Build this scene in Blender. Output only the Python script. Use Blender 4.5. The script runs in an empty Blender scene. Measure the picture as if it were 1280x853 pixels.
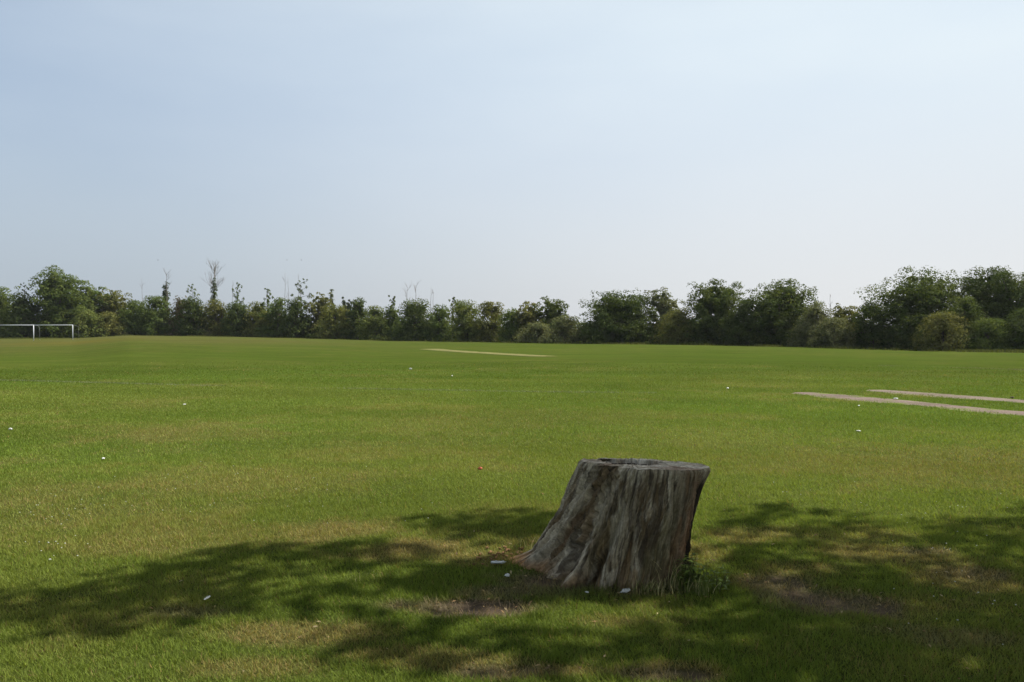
import bpy, math
import numpy as np

# ------------------------------------------------------------------ camera, sky, sun, exposure
scene = bpy.context.scene
col = scene.collection
R = math.radians
EYE = 1.6
FPX = 996.0                      # focal length in pixels of the 1280-wide photograph
HOR = 412.0                      # row of the horizon

cam_data = bpy.data.cameras.new("camera")
cam = bpy.data.objects.new("camera", cam_data)
col.objects.link(cam)
cam_data.sensor_width = 36.0
cam_data.lens = 36.0 * FPX / 1280.0
cam_data.clip_start = 0.05
cam_data.clip_end = 6000.0
cam.location = (0, 0, EYE)
cam.rotation_euler = (R(90) - math.atan((426.5 - HOR) / FPX), 0, 0)
scene.camera = cam

SUN_AZ, SUN_EL = R(68), R(52)    # clockwise from the view direction
SUN = np.array([math.sin(SUN_AZ) * math.cos(SUN_EL), math.cos(SUN_AZ) * math.cos(SUN_EL), math.sin(SUN_EL)])

world = bpy.data.worlds.new("World")
scene.world = world
world.use_nodes = True
wn, wl = world.node_tree.nodes, world.node_tree.links
wn.clear()
wo = wn.new("ShaderNodeOutputWorld")
bg = wn.new("ShaderNodeBackground")
sky = wn.new("ShaderNodeTexSky")
sky.sky_type = 'NISHITA'
sky.sun_disc = False
sky.sun_elevation = SUN_EL
sky.sun_rotation = SUN_AZ
sky.altitude = 0.0
sky.air_density = 1.0
sky.dust_density = 0.8
sky.ozone_density = 1.5
bg.inputs["Strength"].default_value = 0.083
# thin, high veil of cirrus and summer haze over the whole dome, whiter towards the sun
tc = wn.new("ShaderNodeTexCoord")
mp = wn.new("ShaderNodeMapping"); mp.inputs["Scale"].default_value = (1.2, 1.2, 4.0); mp.inputs["Rotation"].default_value = (0.25, 0.1, 0.6)
nz = wn.new("ShaderNodeTexNoise"); nz.inputs["Scale"].default_value = 2.0; nz.inputs["Detail"].default_value = 5.0; nz.inputs["Roughness"].default_value = 0.5
rp = wn.new("ShaderNodeMapRange"); rp.inputs["From Min"].default_value = 0.35; rp.inputs["From Max"].default_value = 0.75
rp.inputs["To Min"].default_value = -0.04; rp.inputs["To Max"].default_value = 0.11
dt = wn.new("ShaderNodeVectorMath"); dt.operation = 'DOT_PRODUCT'; dt.inputs[1].default_value = tuple(SUN)
rd = wn.new("ShaderNodeMapRange"); rd.inputs["From Min"].default_value = 0.1; rd.inputs["From Max"].default_value = 0.7
rd.inputs["To Min"].default_value = 0.33; rd.inputs["To Max"].default_value = 0.88
ad = wn.new("ShaderNodeMath"); ad.operation = 'ADD'; ad.use_clamp = True
mx = wn.new("ShaderNodeMix"); mx.data_type = 'RGBA'
mx.inputs["B"].default_value = (6.4, 7.15, 7.6, 1)
wl.new(tc.outputs["Generated"], mp.inputs["Vector"]); wl.new(mp.outputs["Vector"], nz.inputs["Vector"])
wl.new(tc.outputs["Generated"], dt.inputs[0]); wl.new(dt.outputs["Value"], rd.inputs["Value"])
wl.new(nz.outputs["Fac"], rp.inputs["Value"]); wl.new(rp.outputs["Result"], ad.inputs[0]); wl.new(rd.outputs["Result"], ad.inputs[1])
wl.new(ad.outputs["Value"], mx.inputs["Factor"])
wl.new(sky.outputs["Color"], mx.inputs["A"])
# low summer haze, brighter on the sun's side
sx = wn.new("ShaderNodeSeparateXYZ"); wl.new(tc.outputs["Generated"], sx.inputs[0])
rh = wn.new("ShaderNodeMapRange"); rh.interpolation_type = 'SMOOTHSTEP'
for k_, v_ in zip(("From Min", "From Max", "To Min", "To Max"), (-0.02, 0.36, 0.85, 0.0)): rh.inputs[k_].default_value = v_
wl.new(sx.outputs["Z"], rh.inputs["Value"])
rc = wn.new("ShaderNodeMapRange"); rc.interpolation_type = 'SMOOTHSTEP'
for k_, v_ in zip(("From Min", "From Max", "To Min", "To Max"), (-0.10, 0.55, 0.0, 1.0)): rc.inputs[k_].default_value = v_
wl.new(dt.outputs["Value"], rc.inputs["Value"])
hc_ = wn.new("ShaderNodeMix"); hc_.data_type = 'RGBA'
hc_.inputs["A"].default_value = (3.1, 3.55, 4.25, 1); hc_.inputs["B"].default_value = (6.0, 6.0, 6.15, 1)
wl.new(rc.outputs["Result"], hc_.inputs["Factor"])
m2 = wn.new("ShaderNodeMix"); m2.data_type = 'RGBA'
wl.new(rh.outputs["Result"], m2.inputs["Factor"]); wl.new(mx.outputs["Result"], m2.inputs["A"]); wl.new(hc_.outputs["Result"], m2.inputs["B"])
wl.new(m2.outputs["Result"], bg.inputs["Color"])
wl.new(bg.outputs["Background"], wo.inputs["Surface"])

sun_data = bpy.data.lights.new("sun", 'SUN')
sun_data.energy = 5.0
sun_data.angle = R(0.5)
sun_data.color = (1.0, 0.95, 0.86)
sun = bpy.data.objects.new("sun", sun_data)
col.objects.link(sun)
sun.location = tuple(SUN * 60)
sun.rotation_euler = (R(90) - SUN_EL, 0, math.pi - SUN_AZ)

vs = scene.view_settings
vs.view_transform = 'Standard'; vs.look = 'None'; vs.gamma = 1.0; vs.exposure = 0.62
vs.use_curve_mapping = False
scene.cycles.use_denoising = True
scene.cycles.max_bounces = 6
scene.cycles.transparent_max_bounces = 8
scene.cycles.use_adaptive_sampling = True

# ------------------------------------------------------------------ helpers
rng = np.random.default_rng(7)
_tab = np.random.default_rng(99).random((512, 512))

def vnoise(x, y, seed=0):
    x = np.asarray(x, float) + seed * 17.31; y = np.asarray(y, float) + seed * 9.77
    xi = np.floor(x).astype(np.int64); yi = np.floor(y).astype(np.int64)
    fx = x - xi; fy = y - yi
    fx = fx * fx * (3 - 2 * fx); fy = fy * fy * (3 - 2 * fy)
    a = _tab[xi % 512, yi % 512]; b = _tab[(xi + 1) % 512, yi % 512]
    c = _tab[xi % 512, (yi + 1) % 512]; d = _tab[(xi + 1) % 512, (yi + 1) % 512]
    return (a * (1 - fx) + b * fx) * (1 - fy) + (c * (1 - fx) + d * fx) * fy

def fbm(x, y, seed=0, oct=4, gain=0.5):
    s = 0; a = 1.0; t = 0
    for k in range(oct):
        s = s + a * vnoise(x * 2 ** k, y * 2 ** k, seed + k * 3); t += a; a *= gain
    return s / t

def sstep(a, b, x):
    t = np.clip((np.asarray(x, float) - a) / (b - a), 0, 1)
    return t * t * (3 - 2 * t)

def tag(o, label=None, cat=None, group=None, kind=None):
    if label: o["label"] = label
    if cat: o["category"] = cat
    if group: o["group"] = group
    if kind: o["kind"] = kind
    return o

def empty(name, loc, rz=0.0):
    o = bpy.data.objects.new(name, None)
    o.empty_display_size = 0.2
    col.objects.link(o)
    o.location = loc; o.rotation_euler = (0, 0, rz)
    return o

def mesh_np(name, V, F, mat, parent=None, smooth=False, attrs=None):
    """V (n,3), F (m,k) with k = 3 or 4 -> one linked mesh object"""
    V = np.asarray(V, np.float32); F = np.asarray(F, np.int32)
    me = bpy.data.meshes.new(name)
    k = F.shape[1]
    me.vertices.add(len(V)); me.vertices.foreach_set("co", V.ravel())
    me.loops.add(F.size); me.loops.foreach_set("vertex_index", F.ravel())
    me.polygons.add(len(F)); me.polygons.foreach_set("loop_start", np.arange(0, F.size, k, dtype=np.int32))
    me.polygons.foreach_set("loop_total", np.full(len(F), k, np.int32))
    if smooth: me.polygons.foreach_set("use_smooth", np.ones(len(F), bool))
    for an, av in (attrs or {}).items():
        av = np.asarray(av, np.float32)
        if av.ndim == 1:
            at = me.attributes.new(an, 'FLOAT', 'POINT'); at.data.foreach_set("value", av)
        else:
            at = me.attributes.new(an, 'FLOAT_COLOR', 'POINT')
            if av.shape[1] == 3: av = np.concatenate([av, np.ones((len(av), 1), np.float32)], 1)
            at.data.foreach_set("color", av.ravel())
    me.update(calc_edges=True); me.validate()
    me.materials.append(mat)
    o = bpy.data.objects.new(name, me)
    col.objects.link(o)
    if parent is not None: o.parent = parent
    return o

class MB:
    """collects tubes and boxes into one quad mesh"""
    def __init__(self): self.V = []; self.F = []; self.n = 0
    def add(self, V, F):
        self.V.append(np.asarray(V, float)); self.F.append(np.asarray(F, int) + self.n); self.n += len(V)
    def tube(self, P, rad, sides=6):
        P = np.asarray(P, float); rad = np.broadcast_to(np.asarray(rad, float), (len(P),))
        T = np.gradient(P, axis=0); T /= np.linalg.norm(T, axis=1)[:, None] + 1e-9
        up = np.array([0.0, 0.0, 1.0]) if abs(T[0][2]) < 0.9 else np.array([1.0, 0, 0])
        A = np.cross(T, up); A /= np.linalg.norm(A, axis=1)[:, None] + 1e-9
        B = np.cross(T, A)
        an = np.linspace(0, 2 * np.pi, sides, endpoint=False)
        ring = P[:, None, :] + rad[:, None, None] * (np.cos(an)[None, :, None] * A[:, None, :] + np.sin(an)[None, :, None] * B[:, None, :])
        V = ring.reshape(-1, 3); F = []
        for i in range(len(P) - 1):
            for j in range(sides):
                a = i * sides + j; b = i * sides + (j + 1) % sides
                F.append((a, b, b + sides, a + sides))
        V = np.concatenate([V, P[:1], P[-1:]]); c0 = len(V) - 2; c1 = len(V) - 1
        for j in range(0, sides, 2):
            j1, j2 = (j + 1) % sides, (j + 2) % sides
            F.append((c0, j2, j1, j)); o = (len(P) - 1) * sides
            F.append((c1, o + j, o + j1, o + j2))
        self.add(V, F)
    def build(self, name, mat, parent=None, smooth=True, attrs=None):
        return mesh_np(name, np.concatenate(self.V), np.concatenate(self.F), mat, parent, smooth, attrs)

# ------------------------------------------------------------------ terrain
_az_px = np.array([-4000, -700, 0, 95, 160, 300, 500, 700, 850, 1000, 1150, 1280, 2000, 5000], float)
_az_z = np.array([-0.2, -0.2, -0.20, -0.12, 0.40, 0.15, -0.37, -0.36, -0.30, -0.40, -0.53, -0.46, -0.40, -0.2])
_az_D = np.array([150, 150, 160, 163, 165, 160, 140, 115, 105, 95, 85, 78, 70, 60], float)

def px_of(x, y):
    y = np.asarray(y, float); x = np.asarray(x, float)
    return 640 + FPX * x / np.maximum(y, 0.3)

def ground_z(x, y):
    x = np.asarray(x, float); y = np.asarray(y, float)
    r = np.hypot(x, y)
    f = sstep(26, 80, r) * sstep(-5, 20, y)
    z = np.interp(np.clip(px_of(x, y), -4000, 5000), _az_px, _az_z) * f
    z = z + (fbm(x / 1.3, y / 1.3, 3, 3) - 0.5) * 0.05 * (1 - sstep(10, 24, r)) * sstep(1.5, 3, r)
    return z

def at(px, py):
    """point of the flat near field seen at a pixel of the photograph"""
    D = EYE * FPX / (py - HOR)
    return np.array([(px - 640) / FPX * D, D])

def far_at(px, D):
    x = (px - 640) / FPX * D
    return np.array([x, D, float(ground_z(x, D))])

# patches of dry and bare turf: centre pixel, half sizes in metres, strength
DRY = [(545, 686, .75, .28, .95), (610, 697, .45, .2, 1.0), (430, 664, .6, .35, .6), (350, 792, .5, .14, .7), (505, 822, .3, .08, .5),
       (1110, 692, .55, .28, .75), (1200, 722, .4, .2, .9), (1060, 672, .5, .3, .4), (930, 672, .45, .25, .6), (690, 846, .35, .07, .8),
       (850, 843, .22, .07, .8), (220, 541, 1.6, 1.2, .35), (285, 598, 1.5, .8, .3), (90, 650, 1.3, .7, .28), (40, 625, 1.2, .9, .28),
       (190, 676, 1.0, .4, .35), (1200, 580, 2.5, 1.4, .3), (1020, 575, 1.5, 1.2, .2), (560, 530, 2.0, 1.5, .2), (440, 565, 1.2, .8, .2),
       (800, 780, .4, .08, .4), (300, 835, .4, .1, .5), (1000, 712, .4, .2, .6), (860, 690, .4, .3, .6), (960, 730, .35, .12, .6),
       (700, 520, 2.5, 1.5, .15), (650, 640, .7, .4, .15), (1150, 760, .6, .2, .4), (900, 545, 1.6, 1.4, .15), (570, 832, .4, .08, .55)]
BARE = [(590, 762, .38, .10, 1.0), (530, 758, .22, .07, .7), (700, 730, .45, .22, 1.0), (640, 742, .35, .1, .8), (1040, 752, .42, .22, .95), (985, 728, .3, .14, .7),
        (640, 846, .25, .06, .8), (1220, 716, .25, .10, .5), (1200, 800, .3, .10, .4), (1130, 790, .25, .08, .35), (830, 850, .25, .05, .7), (250, 768, .3, .08, .45),
        (1160, 688, .25, .1, .5), (800, 742, .4, .1, .6)]

def patch(x, y, L):
    out = np.zeros_like(x)
    wob = (fbm(x * 2.2, y * 2.2, 21, 4, .6) - .5) * 2.2
    for (px, py, rx, ry, s) in L:
        c = at(px, py)
        d = np.hypot((x - c[0]) / rx, (y - c[1]) / (ry * 1.25))
        out = np.maximum(out, s * (1 - sstep(0.35, 1.35, d + wob * .75)))
    return out

C_GREEN = np.array([0.092, 0.134, 0.021]); C_OLIVE = np.array([0.118, 0.148, 0.028]); C_STRAW = np.array([0.27, 0.205, 0.085])
C_SOIL = np.array([0.175, 0.130, 0.092]); C_YEL = np.array([0.17, 0.15, 0.03]); C_TAN = np.array([0.17, 0.145, 0.055])

def lerp(a, b, t):
    return a * (1 - t[:, None]) + b * t[:, None]

def lawn(x, y):
    """albedo, dryness, bareness of the turf"""
    x = np.asarray(x, float); y = np.asarray(y, float)
    r = np.hypot(x, y)
    big = fbm(x / 9, y / 9, 5, 4)
    med = fbm(x / 1.7, y / 1.7, 11, 5, .6)
    fine = fbm(x / .35, y / .35, 31, 3)
    streak = fbm((x * .8 + y * .25) / 14, (y * .9 - x * .2) / 2.6, 41, 4)
    t = np.clip((big - .5) * 1.5 + (med - .5) * 1.6 + (streak - .5) * 1.5 + .40, 0, 1)
    c = lerp(np.tile(C_GREEN, (len(x), 1)), C_OLIVE, t)
    dry = np.clip(patch(x, y, DRY), 0, 1)
    dry = np.maximum(dry, .22 * sstep(.60, .74, med) * (.4 + .6 * big))
    dry = np.clip(dry * (.55 + .9 * fine), 0, 1)
    c = lerp(c, C_STRAW, dry * .75)
    bare = np.clip(patch(x, y, BARE), 0, 1)
    bare = np.clip(bare * (.45 + 1.1 * fbm(x / .12, y / .12, 51, 3)), 0, 1)
    c = lerp(c, C_SOIL, bare)
    # the far side of the field is drier and yellower towards the left
    px = px_of(x, y)
    far = sstep(38, 120, r) * sstep(750, 150, px) * (y > 0)
    c = lerp(c, C_TAN, np.clip(far * (.05 + .9 * fbm(x / 8, y / 5, 61, 3)), 0, .7))
    c = lerp(c, C_YEL, np.clip(np.exp(-(((px - 95) / 70) ** 2 + ((r - 116) / 12) ** 2)) * 1.6 * fbm(x / 3, y / 5, 71, 3), 0, .8))
    band = np.sin((y * .97 + x * .20) * 2 * np.pi / 3.8 + 1.2 * (fbm(x / 12, y / 12, 87, 2) - .5)); band = band / np.sqrt(.25 + band ** 2)   # mowing bands
    c = c * (1 + .045 * band * sstep(6, 12, r))[:, None]
    c = c * ((.86 + .28 * fbm(x / 3.5, y / 3.5, 81, 3)) * (1 - .40 * sstep(14, 42, r)))[:, None]  # random tone; darker with distance, turf self-shadow put into the colour
    return c, dry, bare

# ------------------------------------------------------------------ materials
def mat_base(name):
    m = bpy.data.materials.new(name); m.use_nodes = True
    n, l = m.node_tree.nodes, m.node_tree.links
    n.clear()
    out = n.new("ShaderNodeOutputMaterial")
    return m, n, l, out

def noise_node(n, l, scale, detail=4, rough=.55, vec=None):
    t = n.new("ShaderNodeTexNoise"); t.inputs["Scale"].default_value = scale; t.inputs["Detail"].default_value = detail
    t.inputs["Roughness"].default_value = rough
    if vec is not None: l.new(vec, t.inputs["Vector"])
    return t

def maprange(n, l, src, a, b, c, d):
    t = n.new("ShaderNodeMapRange")
    for k, v in zip(("From Min", "From Max", "To Min", "To Max"), (a, b, c, d)): t.inputs[k].default_value = v
    l.new(src, t.inputs["Value"]); return t.outputs["Result"]

def mul_color(n, l, col_out, fac_out):
    v = n.new("ShaderNodeVectorMath"); v.operation = 'SCALE'
    l.new(col_out, v.inputs[0]); l.new(fac_out, v.inputs["Scale"]); return v.outputs[0]

def m_ground():
    m, n, l, out = mat_base("turf")
    a = n.new("ShaderNodeAttribute"); a.attribute_name = "albedo"
    g = n.new("ShaderNodeNewGeometry")
    t1 = noise_node(n, l, 26, 5, .7, g.outputs["Position"])
    t2 = noise_node(n, l, 3.0, 5, .65, g.outputs["Position"])
    f1 = maprange(n, l, t1.outputs["Fac"], .25, .75, .62, 1.30)
    f2 = maprange(n, l, t2.outputs["Fac"], .3, .7, .86, 1.12)
    c = mul_color(n, l, mul_color(n, l, a.outputs["Color"], f1), f2)
    b = n.new("ShaderNodeBsdfPrincipled"); b.inputs["Roughness"].default_value = 1.0; b.inputs["Specular IOR Level"].default_value = .0
    l.new(c, b.inputs["Base Color"])
    bp = n.new("ShaderNodeBump"); bp.inputs["Strength"].default_value = .7; bp.inputs["Distance"].default_value = .03
    l.new(t1.outputs["Fac"], bp.inputs["Height"]); l.new(bp.outputs["Normal"], b.inputs["Normal"])
    l.new(b.outputs[0], out.inputs["Surface"]); return m

def m_leafy(name, use_attr=True, trans=.35, base=(.05, .08, .02), spec=.25, rough=.55, objcol=False, vary=.5):
    m, n, l, out = mat_base(name)
    if use_attr:
        a = n.new("ShaderNodeAttribute"); a.attribute_name = "albedo"; c = a.outputs["Color"]
    elif objcol:
        oi = n.new("ShaderNodeObjectInfo")
        a = n.new("ShaderNodeAttribute"); a.attribute_name = "rnd"
        f = maprange(n, l, a.outputs["Fac"], 0, 1, 1 - vary, 1 + vary)
        c = mul_color(n, l, oi.outputs["Color"], f)
        g = n.new("ShaderNodeNewGeometry")
        t = noise_node(n, l, .55, 3, .6, g.outputs["Position"])
        h = n.new("ShaderNodeHueSaturation")
        l.new(maprange(n, l, t.outputs["Fac"], .3, .7, .475, .515), h.inputs["Hue"])
        l.new(maprange(n, l, t.outputs["Fac"], .3, .7, 1.25, .75), h.inputs["Value"])
        l.new(c, h.inputs["Color"]); c = h.outputs["Color"]
    else:
        rgb = n.new("ShaderNodeRGB"); rgb.outputs[0].default_value = (*base, 1); c = rgb.outputs[0]
    d = n.new("ShaderNodeBsdfPrincipled"); d.inputs["Roughness"].default_value = rough; d.inputs["Specular IOR Level"].default_value = spec
    tr = n.new("ShaderNodeBsdfTranslucent")
    sc = n.new("ShaderNodeVectorMath"); sc.operation = 'MULTIPLY'; sc.inputs[1].default_value = (1.35, 1.3, .7)
    l.new(c, d.inputs["Base Color"]); l.new(c, sc.inputs[0]); l.new(sc.outputs[0], tr.inputs["Color"])
    mxs = n.new("ShaderNodeMixShader"); mxs.inputs[0].default_value = trans
    l.new(d.outputs[0], mxs.inputs[1]); l.new(tr.outputs[0], mxs.inputs[2]); l.new(mxs.outputs[0], out.inputs["Surface"])
    return m

def m_plain(name, base, rough=.8, spec=.3, var=.25, scale=8, bump=0.0, metal=0):
    m, n, l, out = mat_base(name)
    tcn = n.new("ShaderNodeTexCoord")
    t = noise_node(n, l, scale, 5, .6, tcn.outputs["Object"])
    rgb = n.new("ShaderNodeRGB"); rgb.outputs[0].default_value = (*base, 1)
    c = mul_color(n, l, rgb.outputs[0], maprange(n, l, t.outputs["Fac"], .3, .7, 1 - var, 1 + var))
    b = n.new("ShaderNodeBsdfPrincipled"); b.inputs["Roughness"].default_value = rough
    b.inputs["Specular IOR Level"].default_value = spec; b.inputs["Metallic"].default_value = metal
    l.new(c, b.inputs["Base Color"])
    if bump:
        bp = n.new("ShaderNodeBump"); bp.inputs["Strength"].default_value = bump; bp.inputs["Distance"].default_value = .02
        l.new(t.outputs["Fac"], bp.inputs["Height"]); l.new(bp.outputs["Normal"], b.inputs["Normal"])
    l.new(b.outputs[0], out.inputs["Surface"]); return m

M_TURF = m_ground()
M_GRASS = m_leafy("grass_blade", True, .30, spec=.06, rough=.7)
M_LEAF = m_leafy("tree_leaf", False, .34, objcol=True, vary=.26, spec=.05, rough=.7)
M_WEED = m_leafy("weed_leaf", True, .35)
M_BARK = m_plain("bark", (.085, .066, .05), .95, .1, .4, 6, .5)
M_DEADWOOD = m_plain("dead_wood", (.23, .21, .19), .95, .1, .3, 3)
M_METAL = m_plain("white_paint_metal", (.66, .68, .70), .5, .4, .08, 3)
M_WIRE = m_plain("grey_stay_metal", (.30, .31, .30), .5, .4, .1, 3)
M_PAPER = m_plain("white_paper", (.68, .68, .66), .8, .2, .06, 30, .2)
M_RED = m_plain("orange_red_wrapper", (.36, .085, .035), .6, .3, .25, 20, .2)
M_PETAL = m_plain("white_petal", (.55, .56, .48), .8, .1, .1, 40)

# ------------------------------------------------------------------ the ground
def build_ground():
    a1 = np.radians(np.concatenate([np.linspace(-180, -46, 50, endpoint=False), np.linspace(-46, 46, 380, endpoint=False), np.linspace(46, 180, 51)[:-1]]))
    rr = np.concatenate([[0.15, .8, 1.6, 2.3], np.geomspace(2.8, 200, 260), np.geomspace(215, 2500, 20)])
    A, Q = np.meshgrid(a1, rr)
    x = (Q * np.sin(A)).ravel(); y = (Q * np.cos(A)).ravel()
    z = ground_z(x, y)
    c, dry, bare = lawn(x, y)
    z = z - .015 * bare * (np.hypot(x, y) < 20)
    V = np.stack([x, y, z], 1)
    nc, nr = len(a1), len(rr)
    i, j = np.meshgrid(np.arange(nr - 1), np.arange(nc), indexing='ij')
    i = i.ravel(); j = j.ravel(); j2 = (j + 1) % nc
    F = np.stack([i * nc + j, (i + 1) * nc + j, (i + 1) * nc + j2, i * nc + j2], 1)
    c = c * ((.66 - .13 * sstep(14, 42, np.hypot(x, y))) / (1 - .40 * sstep(14, 42, np.hypot(x, y))))[:, None]  # whole sheet darkened: shade among the blades painted into the ground colour
    # turf between standing blades is thatch, a little browner than the blades
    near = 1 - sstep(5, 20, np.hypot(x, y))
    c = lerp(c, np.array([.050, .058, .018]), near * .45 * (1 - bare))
    cap = len(V); V = np.concatenate([V, [[0, 0, 0]]]); c = np.concatenate([c, c[:1]])
    F = np.concatenate([F, [[cap, nc * 0 + k, k + 1, k + 2] for k in range(0, nc - 2, 2)]])
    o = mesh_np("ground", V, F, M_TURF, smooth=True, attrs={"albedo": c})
    tag(o, "mown green playing field with dry patches", None, None, "structure")
build_ground()

# strips of the setting
STRIPS = {}
def strip(name, label, p0, p1, w0, w1, colr, amp, rz_step=.12, lift=.012, mat=None):
    p0 = np.array(p0, float); p1 = np.array(p1, float)
    L = np.linalg.norm(p1 - p0); d = (p1 - p0) / L; nrm = np.array([-d[1], d[0]])
    n = int(L / rz_step); m = 9
    s = np.linspace(0, 1, n + 1); u = np.linspace(-1, 1, m)
    S, U = np.meshgrid(s, u, indexing='ij')
    w = (w0 + (w1 - w0) * S) * .5
    edge = 1 + amp * (fbm(S * L * 2.0, np.sign(U) * 7 + 3, 5, 4, .6) - .5) * 2 * np.abs(U)
    endr = np.sqrt(np.clip(1 - ((np.abs(S - .5) * 2 - (1 - .6 / L)).clip(0) / (.6 / L)) ** 2, .03, 1))
    X = p0[0] + d[0] * S * L + nrm[0] * U * w * edge * endr
    Y = p0[1] + d[1] * S * L + nrm[1] * U * w * edge * endr
    x, y = X.ravel(), Y.ravel()
    z = ground_z(x, y) + lift - .011 * np.abs(U).ravel() ** 4
    k = .75 + .5 * fbm(x * 1.5, y * 1.5, 15, 4)
    c = np.array(colr)[None] * k[:, None]
    gc, _, _ = lawn(x, y)
    mixg = np.clip(sstep(.55, .8, fbm(x * 2.3, y * 2.3, 19, 4)) * .7 + sstep(.6, 1, np.abs(U).ravel()) * .45, 0, 1)
    c = lerp(c, gc * 1.2, mixg)
    i, j = np.meshgrid(np.arange(n), np.arange(m - 1), indexing='ij'); i = i.ravel(); j = j.ravel()
    F = np.stack([i * m + j, (i + 1) * m + j, (i + 1) * m + j + 1, i * m + j + 1], 1)
    o = mesh_np(name, np.stack([x, y, z], 1), F, mat or M_TURF, smooth=True, attrs={"albedo": c})
    tag(o, label, None, None, "structure")
    STRIPS[name + label[:12]] = (p0, d, nrm, L, max(w0, w1))
    return o

def ext(a, b, k):
    a = np.array(a); b = np.array(b); return a + (b - a) * k

a0, a1 = at(996, 491.2), at(1280, 517.3)
wa = .62
strip("worn_path", "nearer worn gravel strip on the right of the field", a0, ext(a0, a1, 1.9), 1.05, .9, (.175, .136, .116), .7)
b0, b1 = at(1086, 488.0), at(1280, 502.3)
strip("worn_path", "farther worn gravel strip on the right of the field", b0, ext(b0, b1, 2.2), 1.0, .85, (.185, .150, .122), .65)
def at_far(px, D): x = (px - 640) / FPX * D; return (x, D)
def solve_far(px, py):
    best = min(np.linspace(20, 120, 2001), key=lambda D: abs(HOR + (EYE - float(ground_z((px - 640) / FPX * D, D))) * FPX / D - py))
    return at_far(px, best)
strip("wicket_strip", "long pale bare cricket strip in the far middle of the field", solve_far(535, 436.6), solve_far(685, 446.2), 2.3, 2.0, (.165, .155, .066), .3, .5, .03)

def in_strip(x, y):
    out = np.zeros(len(x), bool)
    for (p0, d, nrm, L, w) in STRIPS.values():
        rx, ry = x - p0[0], y - p0[1]
        s = rx * d[0] + ry * d[1]; u = rx * nrm[0] + ry * nrm[1]
        out |= (s > .15) & (s < L) & (np.abs(u) < w * (.06 + .52 * fbm(x * 1.6, y * 1.6, 77, 4)))
    return out

# ------------------------------------------------------------------ grass blades
ST_C = np.array([.73, 5.26]); ST_R = .40          # where the stump stands

def blades(x, y, length, width, c, lean, r, zoff=-.004):
    n = len(x)
    az = r.uniform(0, 2 * np.pi, n)
    ln = length * r.uniform(.55, 1.25, n)
    tilt = np.clip(np.abs(r.normal(lean, .28, n)), .05, 1.45)
    z = ground_z(x, y) + zoff
    dirx, diry = np.cos(az), np.sin(az)
    wz = az + np.pi / 2 + r.normal(0, .5, n)
    wx, wy = np.cos(wz) * width * .5, np.sin(wz) * width * .5
    V = np.empty((n, 3, 3))
    V[:, 0] = np.stack([x - wx, y - wy, z], 1)
    V[:, 1] = np.stack([x + wx, y + wy, z], 1)
    V[:, 2] = np.stack([x + dirx * ln * np.sin(tilt), y + diry * ln * np.sin(tilt), z + ln * np.cos(tilt)], 1)
    C = np.repeat(c[:, None, :], 3, 1)
    C[:, :2] *= .95
    return V.reshape(-1, 3), C.reshape(-1, 3)

def scatter(r0, r1, n, r, half=45.0):
    # even per unit of ground between two distances
    q = np.sqrt(r.uniform(r0 ** 2, r1 ** 2, n)); a = np.radians(r.uniform(-half, half, n))
    return q * np.sin(a), q * np.cos(a)

def build_grass():
    r = np.random.default_rng(5)
    Vs, Cs = [], []
    bands = [(2.6, 5.2, 270000, .040, .0046), (5.2, 7.5, 270000, .040, .0054), (7.5, 11, 260000, .040, .0072), (11, 17, 235000, .042, .0105),
             (17, 27, 200000, .045, .016), (27, 42, 130000, .045, .026)]
    for (r0, r1, n, ln, wd) in bands:
        x, y = scatter(r0, r1, n, r)
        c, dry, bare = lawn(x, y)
        clump = fbm(x / .16, y / .16, 91, 3)
        keep = (r.random(n) > bare * .90 + dry * .25) & (r.random(n) < .45 + clump * 1.1) & ~in_strip(x, y)
        keep &= (np.abs(x) < y * .74) | (r.random(n) < .5)
        if r1 > 30: keep &= r.random(n) < 1 - sstep(27, 42, np.hypot(x, y)) * .9
        d = np.hypot((x - ST_C[0]) / ST_R, (y - ST_C[1]) / (ST_R * .9)); keep &= d > .98
        x, y, c, dry, clump, d = x[keep], y[keep], c[keep], dry[keep], clump[keep], d[keep]
        k = len(x)
        L = ln * (.6 + .85 * clump) * (1 + .9 * np.exp(-((d - 1.05) / .16) ** 2)) * (1 - .25 * dry)
        c = c * (1.14 + .60 * r.random(k))[:, None]
        straw = r.random(k) < .025 + .5 * dry
        c[straw] = C_STRAW * (.6 + .6 * r.random(straw.sum()))[:, None]
        yel = r.random(k) < .12; c[yel] *= np.array([1.15, 1.08, .95])
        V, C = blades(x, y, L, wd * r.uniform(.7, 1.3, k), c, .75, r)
        Vs.append(V); Cs.append(C)
    V = np.concatenate(Vs); C = np.concatenate(Cs)
    F = np.arange(len(V)).reshape(-1, 3)
    o = mesh_np("lawn_grass", V, F, M_GRASS, attrs={"albedo": C})
    tag(o, "short mown grass blades covering the near field", "grass", None, "stuff")
build_grass()

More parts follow.
